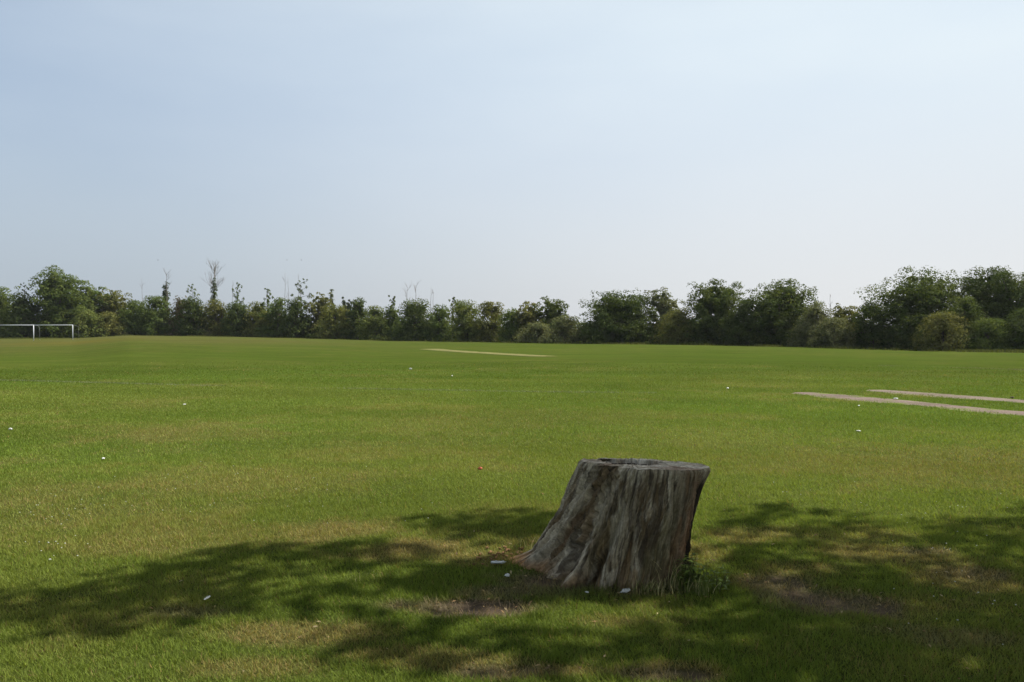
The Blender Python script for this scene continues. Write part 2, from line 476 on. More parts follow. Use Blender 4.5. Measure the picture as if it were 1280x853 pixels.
# worn chalk lines of the football pitch: whitened grass
def chalk(name, label, pts, width, n, seed):
    r = np.random.default_rng(seed)
    P = np.array(pts, float); seg = np.linalg.norm(np.diff(P, axis=0), axis=1); cum = np.concatenate([[0], np.cumsum(seg)])
    s = r.uniform(0, cum[-1], n)
    x = np.interp(s, cum, P[:, 0]); y = np.interp(s, cum, P[:, 1])
    x = x + r.normal(0, width * .3, n); y = y + r.normal(0, width * .45, n)
    keep = r.random(n) < sstep(.32, .62, fbm(s / 2.2, s * 0 + 2, seed, 3))
    x, y = x[keep], y[keep]
    c, _, _ = lawn(x, y)
    c = lerp(c, np.array([.40, .40, .34]), np.full(len(x), .40) * r.uniform(.3, 1, len(x)))
    V, C = blades(x, y, np.full(len(x), .055), np.full(len(x), .02), c, .8, r)
    o = mesh_np(name, V, np.arange(len(V)).reshape(-1, 3), M_GRASS, attrs={"albedo": C})
    tag(o, label, None, None, "structure")
chalk("pitch_line", "long faded chalk line across the left half of the field", [at(-60, 473), at(0, 475.5), at(160, 480), at(320, 484), at(640, 490), at(820, 492)], .12, 8000, 12)
th = np.linspace(R(200), R(340), 30)
cc = at(1120, 462)
chalk("pitch_line", "faded curved chalk line before the trees on the right", [(cc[0] + 5.5 * math.cos(t + 1.6), cc[1] + 5.5 * math.sin(t + 1.6)) for t in th], .14, 3500, 15)

# ------------------------------------------------------------------ leaf clouds, trees
def leaf_cloud(C, N, S, r, aspect=.62):
    n = len(C)
    N = N / (np.linalg.norm(N, axis=1)[:, None] + 1e-9)
    T = np.cross(N, r.normal(size=(n, 3))); T /= np.linalg.norm(T, axis=1)[:, None] + 1e-9
    B = np.cross(N, T)
    S = S[:, None]
    V = np.stack([C - T * S, C - B * S * aspect + N * S * .15, C + T * S, C + B * S * aspect + N * S * .15], 1).reshape(-1, 3)
    return V, np.arange(4 * n).reshape(-1, 4)

def sphere_dirs(n, r):
    v = r.normal(size=(n, 3)); return v / np.linalg.norm(v, axis=1)[:, None]

def crown_clumps(H, W, r, nclump, shape, bottom):
    if shape != "dome" or W < 1.5: return simple_clumps(H, W, r, nclump, shape, bottom)
    K = int(r.integers(7, 11)); Ps, Rs = [], []
    a0 = r.uniform(0, 6.28)
    for k in range(K):
        a = a0 + k * 2.4 + r.normal(0, .25); q = W * (.0 if k == 0 else r.uniform(.16, .40)); w = W * (r.uniform(.66, .86) if k else .80)
        h = H * (1.0 if k == 0 else r.uniform(.80, .99))
        P, rr = simple_clumps(h, w, r, max(8, int(nclump * (1.5 if k == 0 else 1) / K)), "dome", bottom if k % 3 else bottom)
        P[:, 0] += q * math.cos(a); P[:, 1] += q * math.sin(a) * .9
        Ps.append(P); Rs.append(np.maximum(rr * .72, W * .09))
    return np.concatenate(Ps), np.concatenate(Rs)

def simple_clumps(H, W, r, nclump, shape, bottom):
    """clump centres and radii filling a crown of height H and half width W, base at z = bottom"""
    prof = {"dome": lambda t: np.sqrt(np.clip(1 - (np.clip(t, 0, 1) * 1.0) ** 2.4, 0, 1)) * (.80 + .2 * t),
            "ball": lambda t: np.sqrt(np.clip(1 - ((t - .52) / .55) ** 2, 0.02, 1)),
            "bush": lambda t: np.sqrt(np.clip(1 - t ** 3, 0.0, 1)) * (1.0 - .25 * t),
            "cone": lambda t: (1 - t) ** .8,
            "spire": lambda t: .35 + .65 * np.sin(np.clip(t, 0, 1) * 3.0)}[shape]
    t = r.random(nclump * 30)
    t = t[r.random(len(t)) < prof(t) * .9 + .1]
    a = r.uniform(0, 2 * np.pi, len(t))
    lob = .76 + .46 * vnoise(np.cos(a) * 1.7 + 5, np.sin(a) * 1.7 + t * 2.6, int(r.integers(1, 60)))
    top = .84 + .28 * vnoise(np.cos(a) * 1.3 + 9, np.sin(a) * 1.3, int(r.integers(1, 60)))
    q = r.random(len(t)) ** .40
    rad = W * prof(t) * lob * q
    z = bottom + (H - bottom) * t * top
    P = np.stack([rad * np.cos(a), rad * np.sin(a) * .9, z], 1)[:nclump]
    rr = W * r.uniform(.15, .30, len(P)) if shape not in ("cone", "spire") else W * r.uniform(.3, .5, len(P))
    P[:, 2] = np.minimum(P[:, 2], H - rr * .55)
    P[:, 2] = np.maximum(P[:, 2], bottom + rr * .3)
    return P, rr

def leaves_on(P, rr, n, r, size, flat=.75, core=.0):
    w = rr ** 2; idx = r.choice(len(P), n, p=w / w.sum())
    D = sphere_dirs(n, r)
    low = D[:, 2] < -.2
    D[low, 2] *= np.where(r.random(low.sum()) < .6, -1, 1)
    rad = rr[idx] * (.45 + .62 * r.random(n) ** .6)
    D2 = D.copy(); D2[:, 2] *= flat
    C = P[idx] + D2 * rad[:, None]
    N = D + r.normal(0, .34, (n, 3)) + np.array([0, 0, .25])
    S = size * r.uniform(.6, 1.25, n)
    inner = r.random(n) < core
    C[inner] = P[idx[inner]] * np.array([.66, .66, .90]) + D2[inner] * (rr[idx[inner]] * .5)[:, None]; S[inner] *= 2.1
    shade = np.repeat(np.clip(.5 + .35 * r.normal(size=n) + (r.random(len(P))[idx] - .5) * .5, 0, 1), 4)
    return C, N, S, shade

def branch_tree(mb, p, d, L, rad, depth, r, spread=.5, sides=6, up=.25, kids=3, shrink=.68):
    n = 5
    P = [np.array(p, float)]; dd = np.array(d, float); dd /= np.linalg.norm(dd)
    for i in range(n):
        dd = dd + r.normal(0, .10, 3) + np.array([0, 0, up * .12]); dd /= np.linalg.norm(dd)
        P.append(P[-1] + dd * L / n)
    mb.tube(P, np.linspace(rad, rad * .55, n + 1), sides)
    if depth > 0:
        for k in range(kids):
            f = r.uniform(.45, 1.0) if k < kids - 1 else 1.0
            i = min(int(f * n), n)
            nd = dd + sphere_dirs(1, r)[0] * spread + np.array([0, 0, up])
            branch_tree(mb, P[i], nd, L * shrink * r.uniform(.75, 1.15), rad * .52, depth - 1, r, spread, max(4, sides - 1), up, kids, shrink)

def make_plant(name, label, cat, loc, H, W, seed, shape="dome", bottom=0.0, nclump=60, nleaf=6000, size=.2, color=(.05, .08, .02), group=None, trunk=True):
    r = np.random.default_rng(seed)
    root = empty(name, tuple(loc)); tag(root, label, cat, group)
    P, rr = crown_clumps(H, W, r, nclump, shape, bottom)
    C, N, S, sh = leaves_on(P, rr, nleaf, r, size, core=.26)
    C[:, 2] = np.maximum(C[:, 2], .02)
    V, F = leaf_cloud(C, N, S, r)
    o = mesh_np("crown", V, F, M_LEAF, root, attrs={"rnd": sh}); o.color = (*color, 1)
    if trunk:
        mb = MB(); tr = max(.07, .045 * H)
        th = H * .45
        mb.tube([(0, 0, -.15), (0, 0, .1), (r.normal(0, .04), r.normal(0, .04), th * .5), (r.normal(0, .1), r.normal(0, .1), th), (r.normal(0, .15), r.normal(0, .15), H * .78)],
                [tr * 1.5, tr * 1.15, tr, tr * .75, tr * .25], 8)
        for k in range(7):
            q = P[int(r.integers(len(P)))]
            s = np.array([0, 0, r.uniform(.18, .6) * H])
            mid = (s + q) / 2 + np.array([0, 0, -.08 * H * r.random()])
            mb.tube([s, mid, q], [tr * .5, tr * .32, tr * .1], 5)
        mb.build("trunk", M_BARK, root)
    return root

G = {"dark": (.060, .084, .023), "oak": (.074, .100, .026), "mid": (.090, .124, .031), "lite": (.118, .146, .040), "grey": (.118, .130, .058),
     "olive": (.124, .130, .038), "yell": (.132, .145, .038), "brown": (.130, .108, .050), "blue": (.056, .076, .038), "far": (.10, .12, .075)}

def boundary_D(px): return float(np.interp(px, _az_px, _az_D))

# kind, label, category, px, top row, half width px, distance offset, shape, colour, crown bottom, clumps, leaf count factor
TREES = [
 ("broadleaf_tree", "dark leafy tree cut off by the left edge of the photo", "tree", -6, 354, 34, 3, "dome", "mid", 0, 70, 1.0),
 ("hedge_bush", "dark bush filling the gap left of the tall rounded tree", "bush", 30, 366, 22, -1, "bush", "dark", 0, 50, 1.0),
 ("broadleaf_tree", "tall rounded green tree behind the white goals, highest on the left", "tree", 73, 331, 35, 0, "dome", "mid", .0, 120, 1.3),
 ("broadleaf_tree", "lower tree touching the right flank of the tall rounded tree", "tree", 113, 349, 26, 2, "dome", "mid", 0, 70, 1.0),
 ("broadleaf_tree", "sloping olive green tree ending the tall group on the left", "tree", 140, 360, 26, 3, "dome", "olive", 0, 70, 1.0),
 ("hedge_bush", "pale green low bush right of the goal with the thin far post", "bush", 108, 388, 20, -5, "bush", "lite", 0, 45, 1.0),
 ("hedge_bush", "low olive bush on the sandy bank beside the goals", "bush", 136, 391, 18, -4, "bush", "olive", 0, 40, 1.0),
 ("hedge_bush", "bush at the low dip right of the tall left group", "bush", 168, 376, 22, 0, "bush", "mid", 0, 45, 1.0),
 ("hedge_bush", "hedge bush under the dark conical tree", "bush", 196, 371, 22, -1, "bush", "mid", 0, 45, 1.0),
 ("hedge_bush", "reddish brown tinged bush between conical tree and dead tree", "bush", 226, 370, 16, 0, "bush", "brown", 0, 40, .8),
 ("hedge_bush", "dark hedge bush under the sprouting sapling left of the dead tree", "bush", 242, 373, 20, -2, "bush", "dark", 0, 45, 1.0),
 ("hedge_bush", "olive bush around the foot of the tall dead tree", "bush", 270, 375, 20, 0, "bush", "olive", 0, 45, 1.0),
 ("hedge_bush", "hedge bush directly right of the tall dead tree", "bush", 298, 376, 21, -2, "bush", "dark", 0, 45, 1.0),
 ("hedge_bush", "yellow green hedge bush under the forked sapling", "bush", 325, 378, 20, 0, "bush", "yell", 0, 45, 1.0),
 ("hedge_bush", "hedge bush under the cluster of thin bare poles", "bush", 348, 373, 20, -1, "bush", "mid", 0, 45, 1.0),
 ("hedge_bush", "dark bush below the tall leafy sapling", "bush", 372, 372, 17, -1, "bush", "dark", 0, 45, 1.0),
 ("broadleaf_tree", "smooth olive domed tree just right of the tall leafy sapling", "tree", 398, 363, 18, 3, "dome", "olive", 0, 60, 1.0),
 ("hedge_bush", "hedge bush in front of the tiny far conifer", "bush", 420, 381, 20, -2, "bush", "yell", 0, 45, 1.0),
 ("hedge_bush", "dark pointed bush right of the far domed tree", "bush", 449, 372, 16, 0, "bush", "dark", 0, 45, 1.0),
 ("hedge_bush", "low hedge bush in the dip right of the dark pointed bush", "bush", 471, 383, 19, -2, "bush", "lite", 0, 45, 1.0),
 ("hedge_bush", "hedge bush under the small sapling left of the bare twin poles", "bush", 491, 382, 16, 0, "bush", "mid", 0, 45, 1.0),
 ("hedge_bush", "bushy dark hedge clump below the bare twin poles", "bush", 519, 374, 23, -1, "bush", "oak", 0, 55, 1.0),
 ("hedge_bush", "low hedge clump under the two straight bare poles", "bush", 549, 381, 17, 1, "bush", "mid", 0, 45, 1.0),
 ("hedge_bush", "light green hedge bush, second right of the bare twin poles", "bush", 583, 376, 23, -1, "bush", "lite", 0, 50, 1.0),
 ("hedge_bush", "light green hedge bush above the end of the cricket strip", "bush", 614, 378, 20, 0, "bush", "olive", 0, 50, 1.0),
 ("hedge_bush", "low dark bush left of the domed tree in the middle", "bush", 640, 385, 17, -1, "bush", "mid", 0, 45, 1.0),
 ("broadleaf_tree", "small olive brown tree left of the middle domed tree", "tree", 660, 376, 19, 1, "dome", "olive", 0, 55, 1.0),
 ("broadleaf_tree", "dark domed tree in the middle, right of the small olive one", "tree", 690, 370, 25, 5, "dome", "oak", 0, 70, 1.0),
 ("hedge_bush", "pale grey green low bush before the middle domed tree", "bush", 672, 404, 22, -3, "bush", "grey", 0, 45, 1.0),
 ("hedge_bush", "broad pale low bush left of the spreading dark tree", "bush", 706, 396, 24, -2, "bush", "grey", 0, 45, 1.0),
 ("broadleaf_tree", "wide spreading dark tree right of the low gap in the treeline", "tree", 775, 357, 47, 1, "dome", "dark", .1, 110, 1.3),
 ("broadleaf_tree", "greyer round tree behind the wide spreading dark tree", "tree", 828, 358, 25, 5, "dome", "grey", 0, 70, 1.0),
 ("hedge_bush", "low olive bush between two dark trees", "bush", 848, 386, 26, -2, "bush", "olive", 0, 50, 1.0),
 ("broadleaf_tree", "tall dark tree left of the pair right of centre", "tree", 896, 348, 40, 0, "dome", "oak", 0, 110, 1.3),
 ("broadleaf_tree", "tall dark tree right of the pair right of centre", "tree", 974, 348, 46, 1, "dome", "oak", 0, 120, 1.3),
 ("hedge_bush", "small bush nestling below the seam of the dark pair", "bush", 934, 374, 24, -2, "bush", "dark", 0, 45, 1.0),
 ("hedge_bush", "greyish low bush right of the tall dark pair", "bush", 1020, 379, 24, -2, "bush", "grey", 0, 50, 1.0),
 ("broadleaf_tree", "small rounded tree in the dip before the biggest right tree", "tree", 1056, 376, 29, 1, "dome", "olive", 0, 70, 1.0),
 ("hedge_bush", "olive bush at the foot of the small rounded tree", "bush", 1042, 398, 24, -4, "bush", "grey", 0, 50, 1.0),
 ("hedge_bush", "dark bush against the left flank of the biggest right tree", "bush", 1090, 377, 22, -1, "bush", "dark", 0, 50, 1.0),
 ("broadleaf_tree", "biggest broad dark tree of the treeline on the right", "tree", 1152, 332, 62, 1, "dome", "oak", 0, 170, 1.6),
 ("hedge_bush", "bushy shoulder tree right of the biggest tree", "bush", 1206, 372, 26, -1, "bush", "oak", 0, 60, 1.0),
 ("broadleaf_tree", "dark lumpy tree near the right edge behind the biggest tree", "tree", 1228, 335, 28, 5, "ball", "dark", 1.2, 60, 1.0),
 ("broadleaf_tree", "dark tree cut off by the right edge of the photo", "tree", 1270, 341, 28, 4, "ball", "dark", 1.0, 60, 1.0),
 ("hedge_bush", "pale green round bush in front of the biggest right tree", "bush", 1178, 391, 29, -4, "bush", "olive", 0, 60, 1.0),
 ("hedge_bush", "low dark bush between pale round bush and right edge", "bush", 1234, 398, 24, -3, "bush", "mid", 0, 50, 1.0),
 ("hedge_bush", "dark bush at the right edge of the photo under the lumpy trees", "bush", 1281, 386, 26, -2, "bush", "dark", 0, 50, 1.0),
]
for k, (nm, lab, cat, px, ty, hw, off, shp, cl, bot, ncl, lf) in enumerate(TREES):
    D = boundary_D(px) + off
    loc = far_at(px, D)
    top = EYE + (HOR - ty) * D / FPX
    H = top - loc[2]; W = hw * D / FPX * (1.28 if cat == 'bush' else 1.32)
    size = (.00108 if cat == 'bush' else .00122) * D
    nleaf = int(lf * 1.55 * (2 * math.pi * W * H * .75) / (size * size * 1.24) )
    nleaf = int(np.clip(nleaf, 3200, 34000))
    make_plant(nm, lab, cat, loc, H, W, 100 + k, shp, bot, int(ncl * 3.4), nleaf, size, G[cl],
               "trees along the far field edge" if cat == "tree" else "bushes of the far hedge")

# slim saplings that stick out of the hedge
SAPS = [("sapling", "leafy sapling sprouting above the hedge left of the tall dead tree", 240, 356, 7, "mid"),
        ("sapling", "thin sapling above the hedge right of the tall dead tree", 297, 354, 6, "mid"),
        ("sapling", "forked sapling sticking up left of the thin bare poles", 334, 361, 6, "mid"),
        ("sapling", "tall leafy sapling, highest of the shoots above the hedge", 376, 349, 7, "oak"),
        ("sapling", "small sapling left of the bare twin poles mid hedge", 491, 370, 5, "mid"),
        ("sapling", "short sapling right of the two straight bare poles", 566, 372, 5, "mid"),
        ("sapling", "short dark sapling left of the tall rounded tree", 31, 354, 4, "blue")]
for k, (nm, lab, px, ty, hw, cl) in enumerate(SAPS):
    D = boundary_D(px) + 1.0
    loc = far_at(px, D); H = EYE + (HOR - ty) * D / FPX - loc[2]; W = hw * D / FPX
    r = np.random.default_rng(400 + k)
    root = empty(nm, tuple(loc)); tag(root, lab, "sapling", "saplings rising above the hedge")
    n = 26
    zz = np.linspace(.5, .99, n)
    P = np.stack([r.normal(0, W * .75, n) * (1.25 - zz) * 2, r.normal(0, W * .5, n), zz * H], 1)
    C, N, S, sh = leaves_on(P, np.full(n, W * .26) * np.linspace(1.3, .7, n), 700, r, .15, 1.4)
    V, F = leaf_cloud(C, N, S, r)
    o = mesh_np("crown", V, F, M_LEAF, root, attrs={"rnd": sh}); o.color = (*G[cl], 1)
    mb = MB(); mb.tube([(0, 0, -.1), (0, 0, H * .5), (r.normal(0, .1), 0, H * .93)], [.09, .07, .02], 6)
    for q in P[::3]: mb.tube([(0, 0, q[2] - .5), q], [.04, .015], 4)
    mb.build("trunk", M_BARK, root)

def conifer(label, px, ty, hw, off, cl, bot):
    D = boundary_D(px) + off
    loc = far_at(px, D); H = EYE + (HOR - ty) * D / FPX - loc[2]; W = hw * D / FPX
    make_plant("conifer_tree", label, "conifer", loc, H, W, 500 + px, "cone", bot, 70, 1800, .2, G[cl], None)
    return loc, H
locc, Hc = conifer("dark conical tree with bare dead tip above the hedge", 207, 351, 8, 2, "blue", 0)
conifer("tiny far conifer spire right of the olive domed tree", 415, 362, 6, 55, "far", 0)
Df = boundary_D(432) + 50; lf_ = far_at(432, Df)
make_plant("broadleaf_tree", "small far hazy domed tree behind the hedge", "tree", lf_, EYE + (HOR - 368) * Df / FPX - lf_[2], 11 * Df / FPX, 611, "dome", 0, 70, 2600, .3, G["far"], None)

# bare dead trees and poles
DEAD = [("tall dead tree with bare forked crown above the hedge", 268, 329, "tree", .62), ("faint bare dead top above the dark conical tree", 208, 333, "spray", .5),
        ("thin bare pole left of the dark conical tree", 179, 345, "pole", .3), ("left stem of the cluster of thin bare poles", 356, 338, "pole", .3),
        ("right stem of the cluster of thin bare poles", 361, 344, "pole", .3), ("short bare twig right of the dead tree at the leafy sapling", 372, 340, "pole", .25),
        ("left one of the bare twin poles mid hedge", 509, 354, "spray", .4), ("right one of the bare twin poles mid hedge", 520, 354, "spray", .4),
        ("left one of the two straight bare poles mid hedge", 538, 358, "pole", .35), ("right one of the two straight bare poles mid hedge", 542, 360, "pole", .35),
        ("bare twig beside the sapling right of the tall dead tree", 292, 349, "pole", .3), ("faint bare twig above the dip by the biggest right tree", 1038, 366, "pole", .25)]
for k, (lab, px, ty, kind, th) in enumerate(DEAD):
    D = boundary_D(px) + 1.5
    loc = far_at(px, D); H = EYE + (HOR - ty) * D / FPX - loc[2]
    r = np.random.default_rng(700 + k)
    root = empty("dead_tree", tuple(loc)); tag(root, lab, "dead tree", "bare dead stems in the hedge")
    mb = MB(); P = [(0, 0, -.1)]; m = 8; lean = r.normal(0, .02)
    for i in range(1, m + 1):
        P.append((lean * i * H / m + r.normal(0, .05), r.normal(0, .05), H * (.97 if kind == "pole" else .92) * i / m))
    base = .14 * th / .62
    mb.tube(P, np.linspace(base, base * .22, m + 1), 6)
    mb.build("trunk", M_DEADWOOD, root)
    nb = {"tree": 26, "spray": 9, "pole": 4}[kind]
    for b in range(nb):
        mb = MB()
        f = r.uniform(.55, 1.0); i = f * m; i0 = min(int(i), m - 1); q = np.array(P[i0]) + (np.array(P[i0 + 1]) - np.array(P[i0])) * (i - i0)
        a = r.uniform(0, 6.28)
        L = {"tree": H * r.uniform(.07, .15) * (1.5 - f * .6), "spray": H * r.uniform(.05, .12), "pole": H * r.uniform(.03, .07)}[kind]
        branch_tree(mb, q, (math.cos(a) * .8, math.sin(a) * .6, 1.0), L, base * .30, 2 if kind == "tree" else 1, r, .55, 5, .3, 3)
        mb.build("branch", M_DEADWOOD, root)
    if kind == "tree":                                        # ivy up the trunk
        zz = np.linspace(.45, .78, 14); Pi = np.stack([r.normal(0, .22, 14), r.normal(0, .2, 14), zz * H], 1)
        C, N, S, sh = leaves_on(Pi, np.linspace(.6, .3, 14), 900, r, .14, 1.2); V, F = leaf_cloud(C, N, S, r)
        o = mesh_np("ivy", V, F, M_LEAF, root, attrs={"rnd": sh}); o.color = (*G["dark"], 1)

# thicket that closes the gaps low down behind the front row
def thicket():
    r = np.random.default_rng(31)
    n = 1300
    px = r.uniform(-420, 1750, n); off = r.uniform(1, 9, n)
    D = np.interp(px, _az_px, _az_D) + off
    x = (px - 640) / FPX * D; z = ground_z(x, D)
    H = D * .020 * r.uniform(.06, 1.0, n) * np.interp(px, [-200, -60, 1340, 1480], [2.6, 1, 1, 3.2])
    P = np.stack([x, D, z + H], 1)
    C, N, S, sh = leaves_on(P, D * .0085 * r.uniform(.7, 1.3, n), 95000, r, .24)
    C[:, 2] = np.maximum(C[:, 2], ground_z(C[:, 0], C[:, 1]) + .02)
    V, F = leaf_cloud(C, N, S, r)
    o = mesh_np("thicket", V, F, M_LEAF, attrs={"rnd": sh}); o.color = (*G["dark"], 1)
    tag(o, "dense dark undergrowth closing the foot of the hedge", "undergrowth", None, "stuff")
    # rough uncut grass along the foot of the hedge
    n = 26000
    px = r.uniform(-40, 1320, n); D = np.interp(px, _az_px, _az_D) - 3.0 - r.random(n) ** 1.5 * 3 - np.interp(px, [0, 900, 1150, 1280], [3, 1, 2, 2.5])
    x = (px - 640) / FPX * D
    keep = r.random(n) < sstep(.42, .6, fbm(px / 40, D * 0, 33, 3)) + .15
    x, D = x[keep], D[keep]
    c = np.array([.085, .095, .026])[None] * (.6 + .8 * r.random(len(x)))[:, None]
    V, C = blades(x, D, np.full(len(x), .28), np.full(len(x), .07), c, .3, r)
    o = mesh_np("rough_grass", V, np.arange(len(V)).reshape(-1, 3), M_GRASS, attrs={"albedo": C})
    tag(o, "rough uncut grass fringe along the foot of the treeline", "grass", None, "stuff")
thicket()

# ------------------------------------------------------------------ goals
def goal(label, px_right, D, rz, seed):
    loc = far_at(px_right, D)
    root = empty("goal_frame", tuple(loc), rz); tag(root, label, "goal", "white goal frames on the left")
    Wd, Hg, t = 7.32, 2.44, .052
    def post(x):
        mb = MB(); mb.tube([(x, 0, -.2), (x, 0, 1.2), (x, 0, Hg + .03)], t, 12); return mb.build("post", M_METAL, root)
    post(0); post(-Wd)
    mb = MB(); mb.tube([(-Wd - .04, 0, Hg), (-Wd / 2, 0, Hg), (.04, 0, Hg)], t, 12); mb.build("crossbar", M_METAL, root)
    for x in (.03, -Wd - .03):
        mb = MB(); mb.tube([(x, .02, Hg - .02), (x + .2, .45, Hg - .06), (x + .38, .8, Hg - .3), (x + .4, .85, -.1)], .010, 6); mb.build("net_stay", M_WIRE, root)
    return root
goal("white goal with thick right post, cut off by the left edge of photo", 42, 124, -.16, 1)
goal("white goal seen whole, its thin right post nearest the bushes", 91, 131, -.178, 2)

# ------------------------------------------------------------------ the stump
def m_wood():
    m, n, l, out = mat_base("weathered_wood")
    a = n.new("ShaderNodeAttribute"); a.attribute_name = "albedo"
    tcn = n.new("ShaderNodeTexCoord")
    ga = n.new("ShaderNodeAttribute"); ga.attribute_name = "grain"
    mp = n.new("ShaderNodeMapping"); mp.inputs["Scale"].default_value = (26, 26, 6); l.new(ga.outputs["Vector"], mp.inputs["Vector"])
    t = noise_node(n, l, 1.6, 8, .72, mp.outputs["Vector"])
    t2 = noise_node(n, l, 60, 5, .7, tcn.outputs["Object"])
    c = mul_color(n, l, a.outputs["Color"], maprange(n, l, t.outputs["Fac"], .3, .72, .62, 1.32))
    c = mul_color(n, l, c, maprange(n, l, t2.outputs["Fac"], .3, .7, .75, 1.25))
    mp3 = n.new("ShaderNodeMapping"); mp3.inputs["Scale"].default_value = (95, 95, 7); l.new(ga.outputs["Vector"], mp3.inputs["Vector"])
    t3 = noise_node(n, l, 1.0, 4, .7, mp3.outputs["Vector"])
    c = mul_color(n, l, c, maprange(n, l, t3.outputs["Fac"], .38, .62, .68, 1.28))
    b = n.new("ShaderNodeBsdfPrincipled"); b.inputs["Roughness"].default_value = .92; b.inputs["Specular IOR Level"].default_value = .15
    l.new(c, b.inputs["Base Color"])
    bp = n.new("ShaderNodeBump"); bp.inputs["Strength"].default_value = .9; bp.inputs["Distance"].default_value = .018
    hs = n.new("ShaderNodeMath"); hs.operation = 'ADD'; l.new(t.outputs["Fac"], hs.inputs[0]); l.new(t3.outputs["Fac"], hs.inputs[1])
    l.new(hs.outputs[0], bp.inputs["Height"]); l.new(bp.outputs["Normal"], b.inputs["Normal"])
    l.new(b.outputs[0], out.inputs["Surface"]); return m
M_WOOD = m_wood()

SB = np.array([.67, 5.27, float(ground_z(.67, 5.27))])     # base of the stump
TOPZ = .714
def top_plane(x, y):  # x, y relative to the base
    return TOPZ - .0185 * ((x - .18) / .44) - .026 * (y / .4)

def stump_r(th, t):
    """radius round the leaning axis; th angle (0 = right, pi/2 = away), t = 0 ground .. 1 cut"""
    cx = .182 * t ** .9 + .02 - .02 * (1 - t) ** 2
    rx = .452 - .02 * t + .03 * (1 - t) ** 2; ry = .385 - .02 * t
    r = rx * ry / np.sqrt((ry * np.cos(th)) ** 2 + (rx * np.sin(th)) ** 2)
    def root(a, w, amp, top, p):
        d = np.angle(np.exp(1j * (th - a)))
        return amp * np.exp(-(d / w) ** 2) * np.clip(1 - t / top, 0, 1) ** p
    r = r + root(R(168), .42, .175, 1.02, 1.0) + root(R(158), .28, .08, .62, 2.0) + root(R(160), .15, .27, .20, 1.4)
    r = r + root(R(222) + R(30) * t, .14, .115, .80, .9) + root(R(249) + R(14) * t, .10, .07, .62, .8)
    r = r + root(R(275), .16, .04, .35, 1.4) + root(R(300), .16, .05, .35, 1.3) + root(R(60), .35, .08, .4, 1.5) + root(R(110), .3, .08, .4, 1.5)
    r = r - root(R(204) + R(28) * t, .075, .05, 1.1, .5) - root(R(236) + R(20) * t, .055, .075, 1.0, .6) - root(R(261) + R(8) * t, .045, .055, .72, .5) - root(R(183), .08, .035, .8, .8)
    r = r - .018 * np.exp(-(np.angle(np.exp(1j * (th - R(243)))) / .035) ** 2) * sstep(.35, .6, t)
    r = r + .012 * np.exp(-(np.angle(np.exp(1j * (th - R(350)))) / .5) ** 2) * sstep(.80, .97, t)   # lip of the cut
    # the right flank is hollowed under the cut
    d = np.angle(np.exp(1j * (th - R(345))))
    r = r - .035 * np.exp(-(d / .35) ** 2) * np.sin(np.clip(t, 0, 1) * np.pi)
    return r, cx

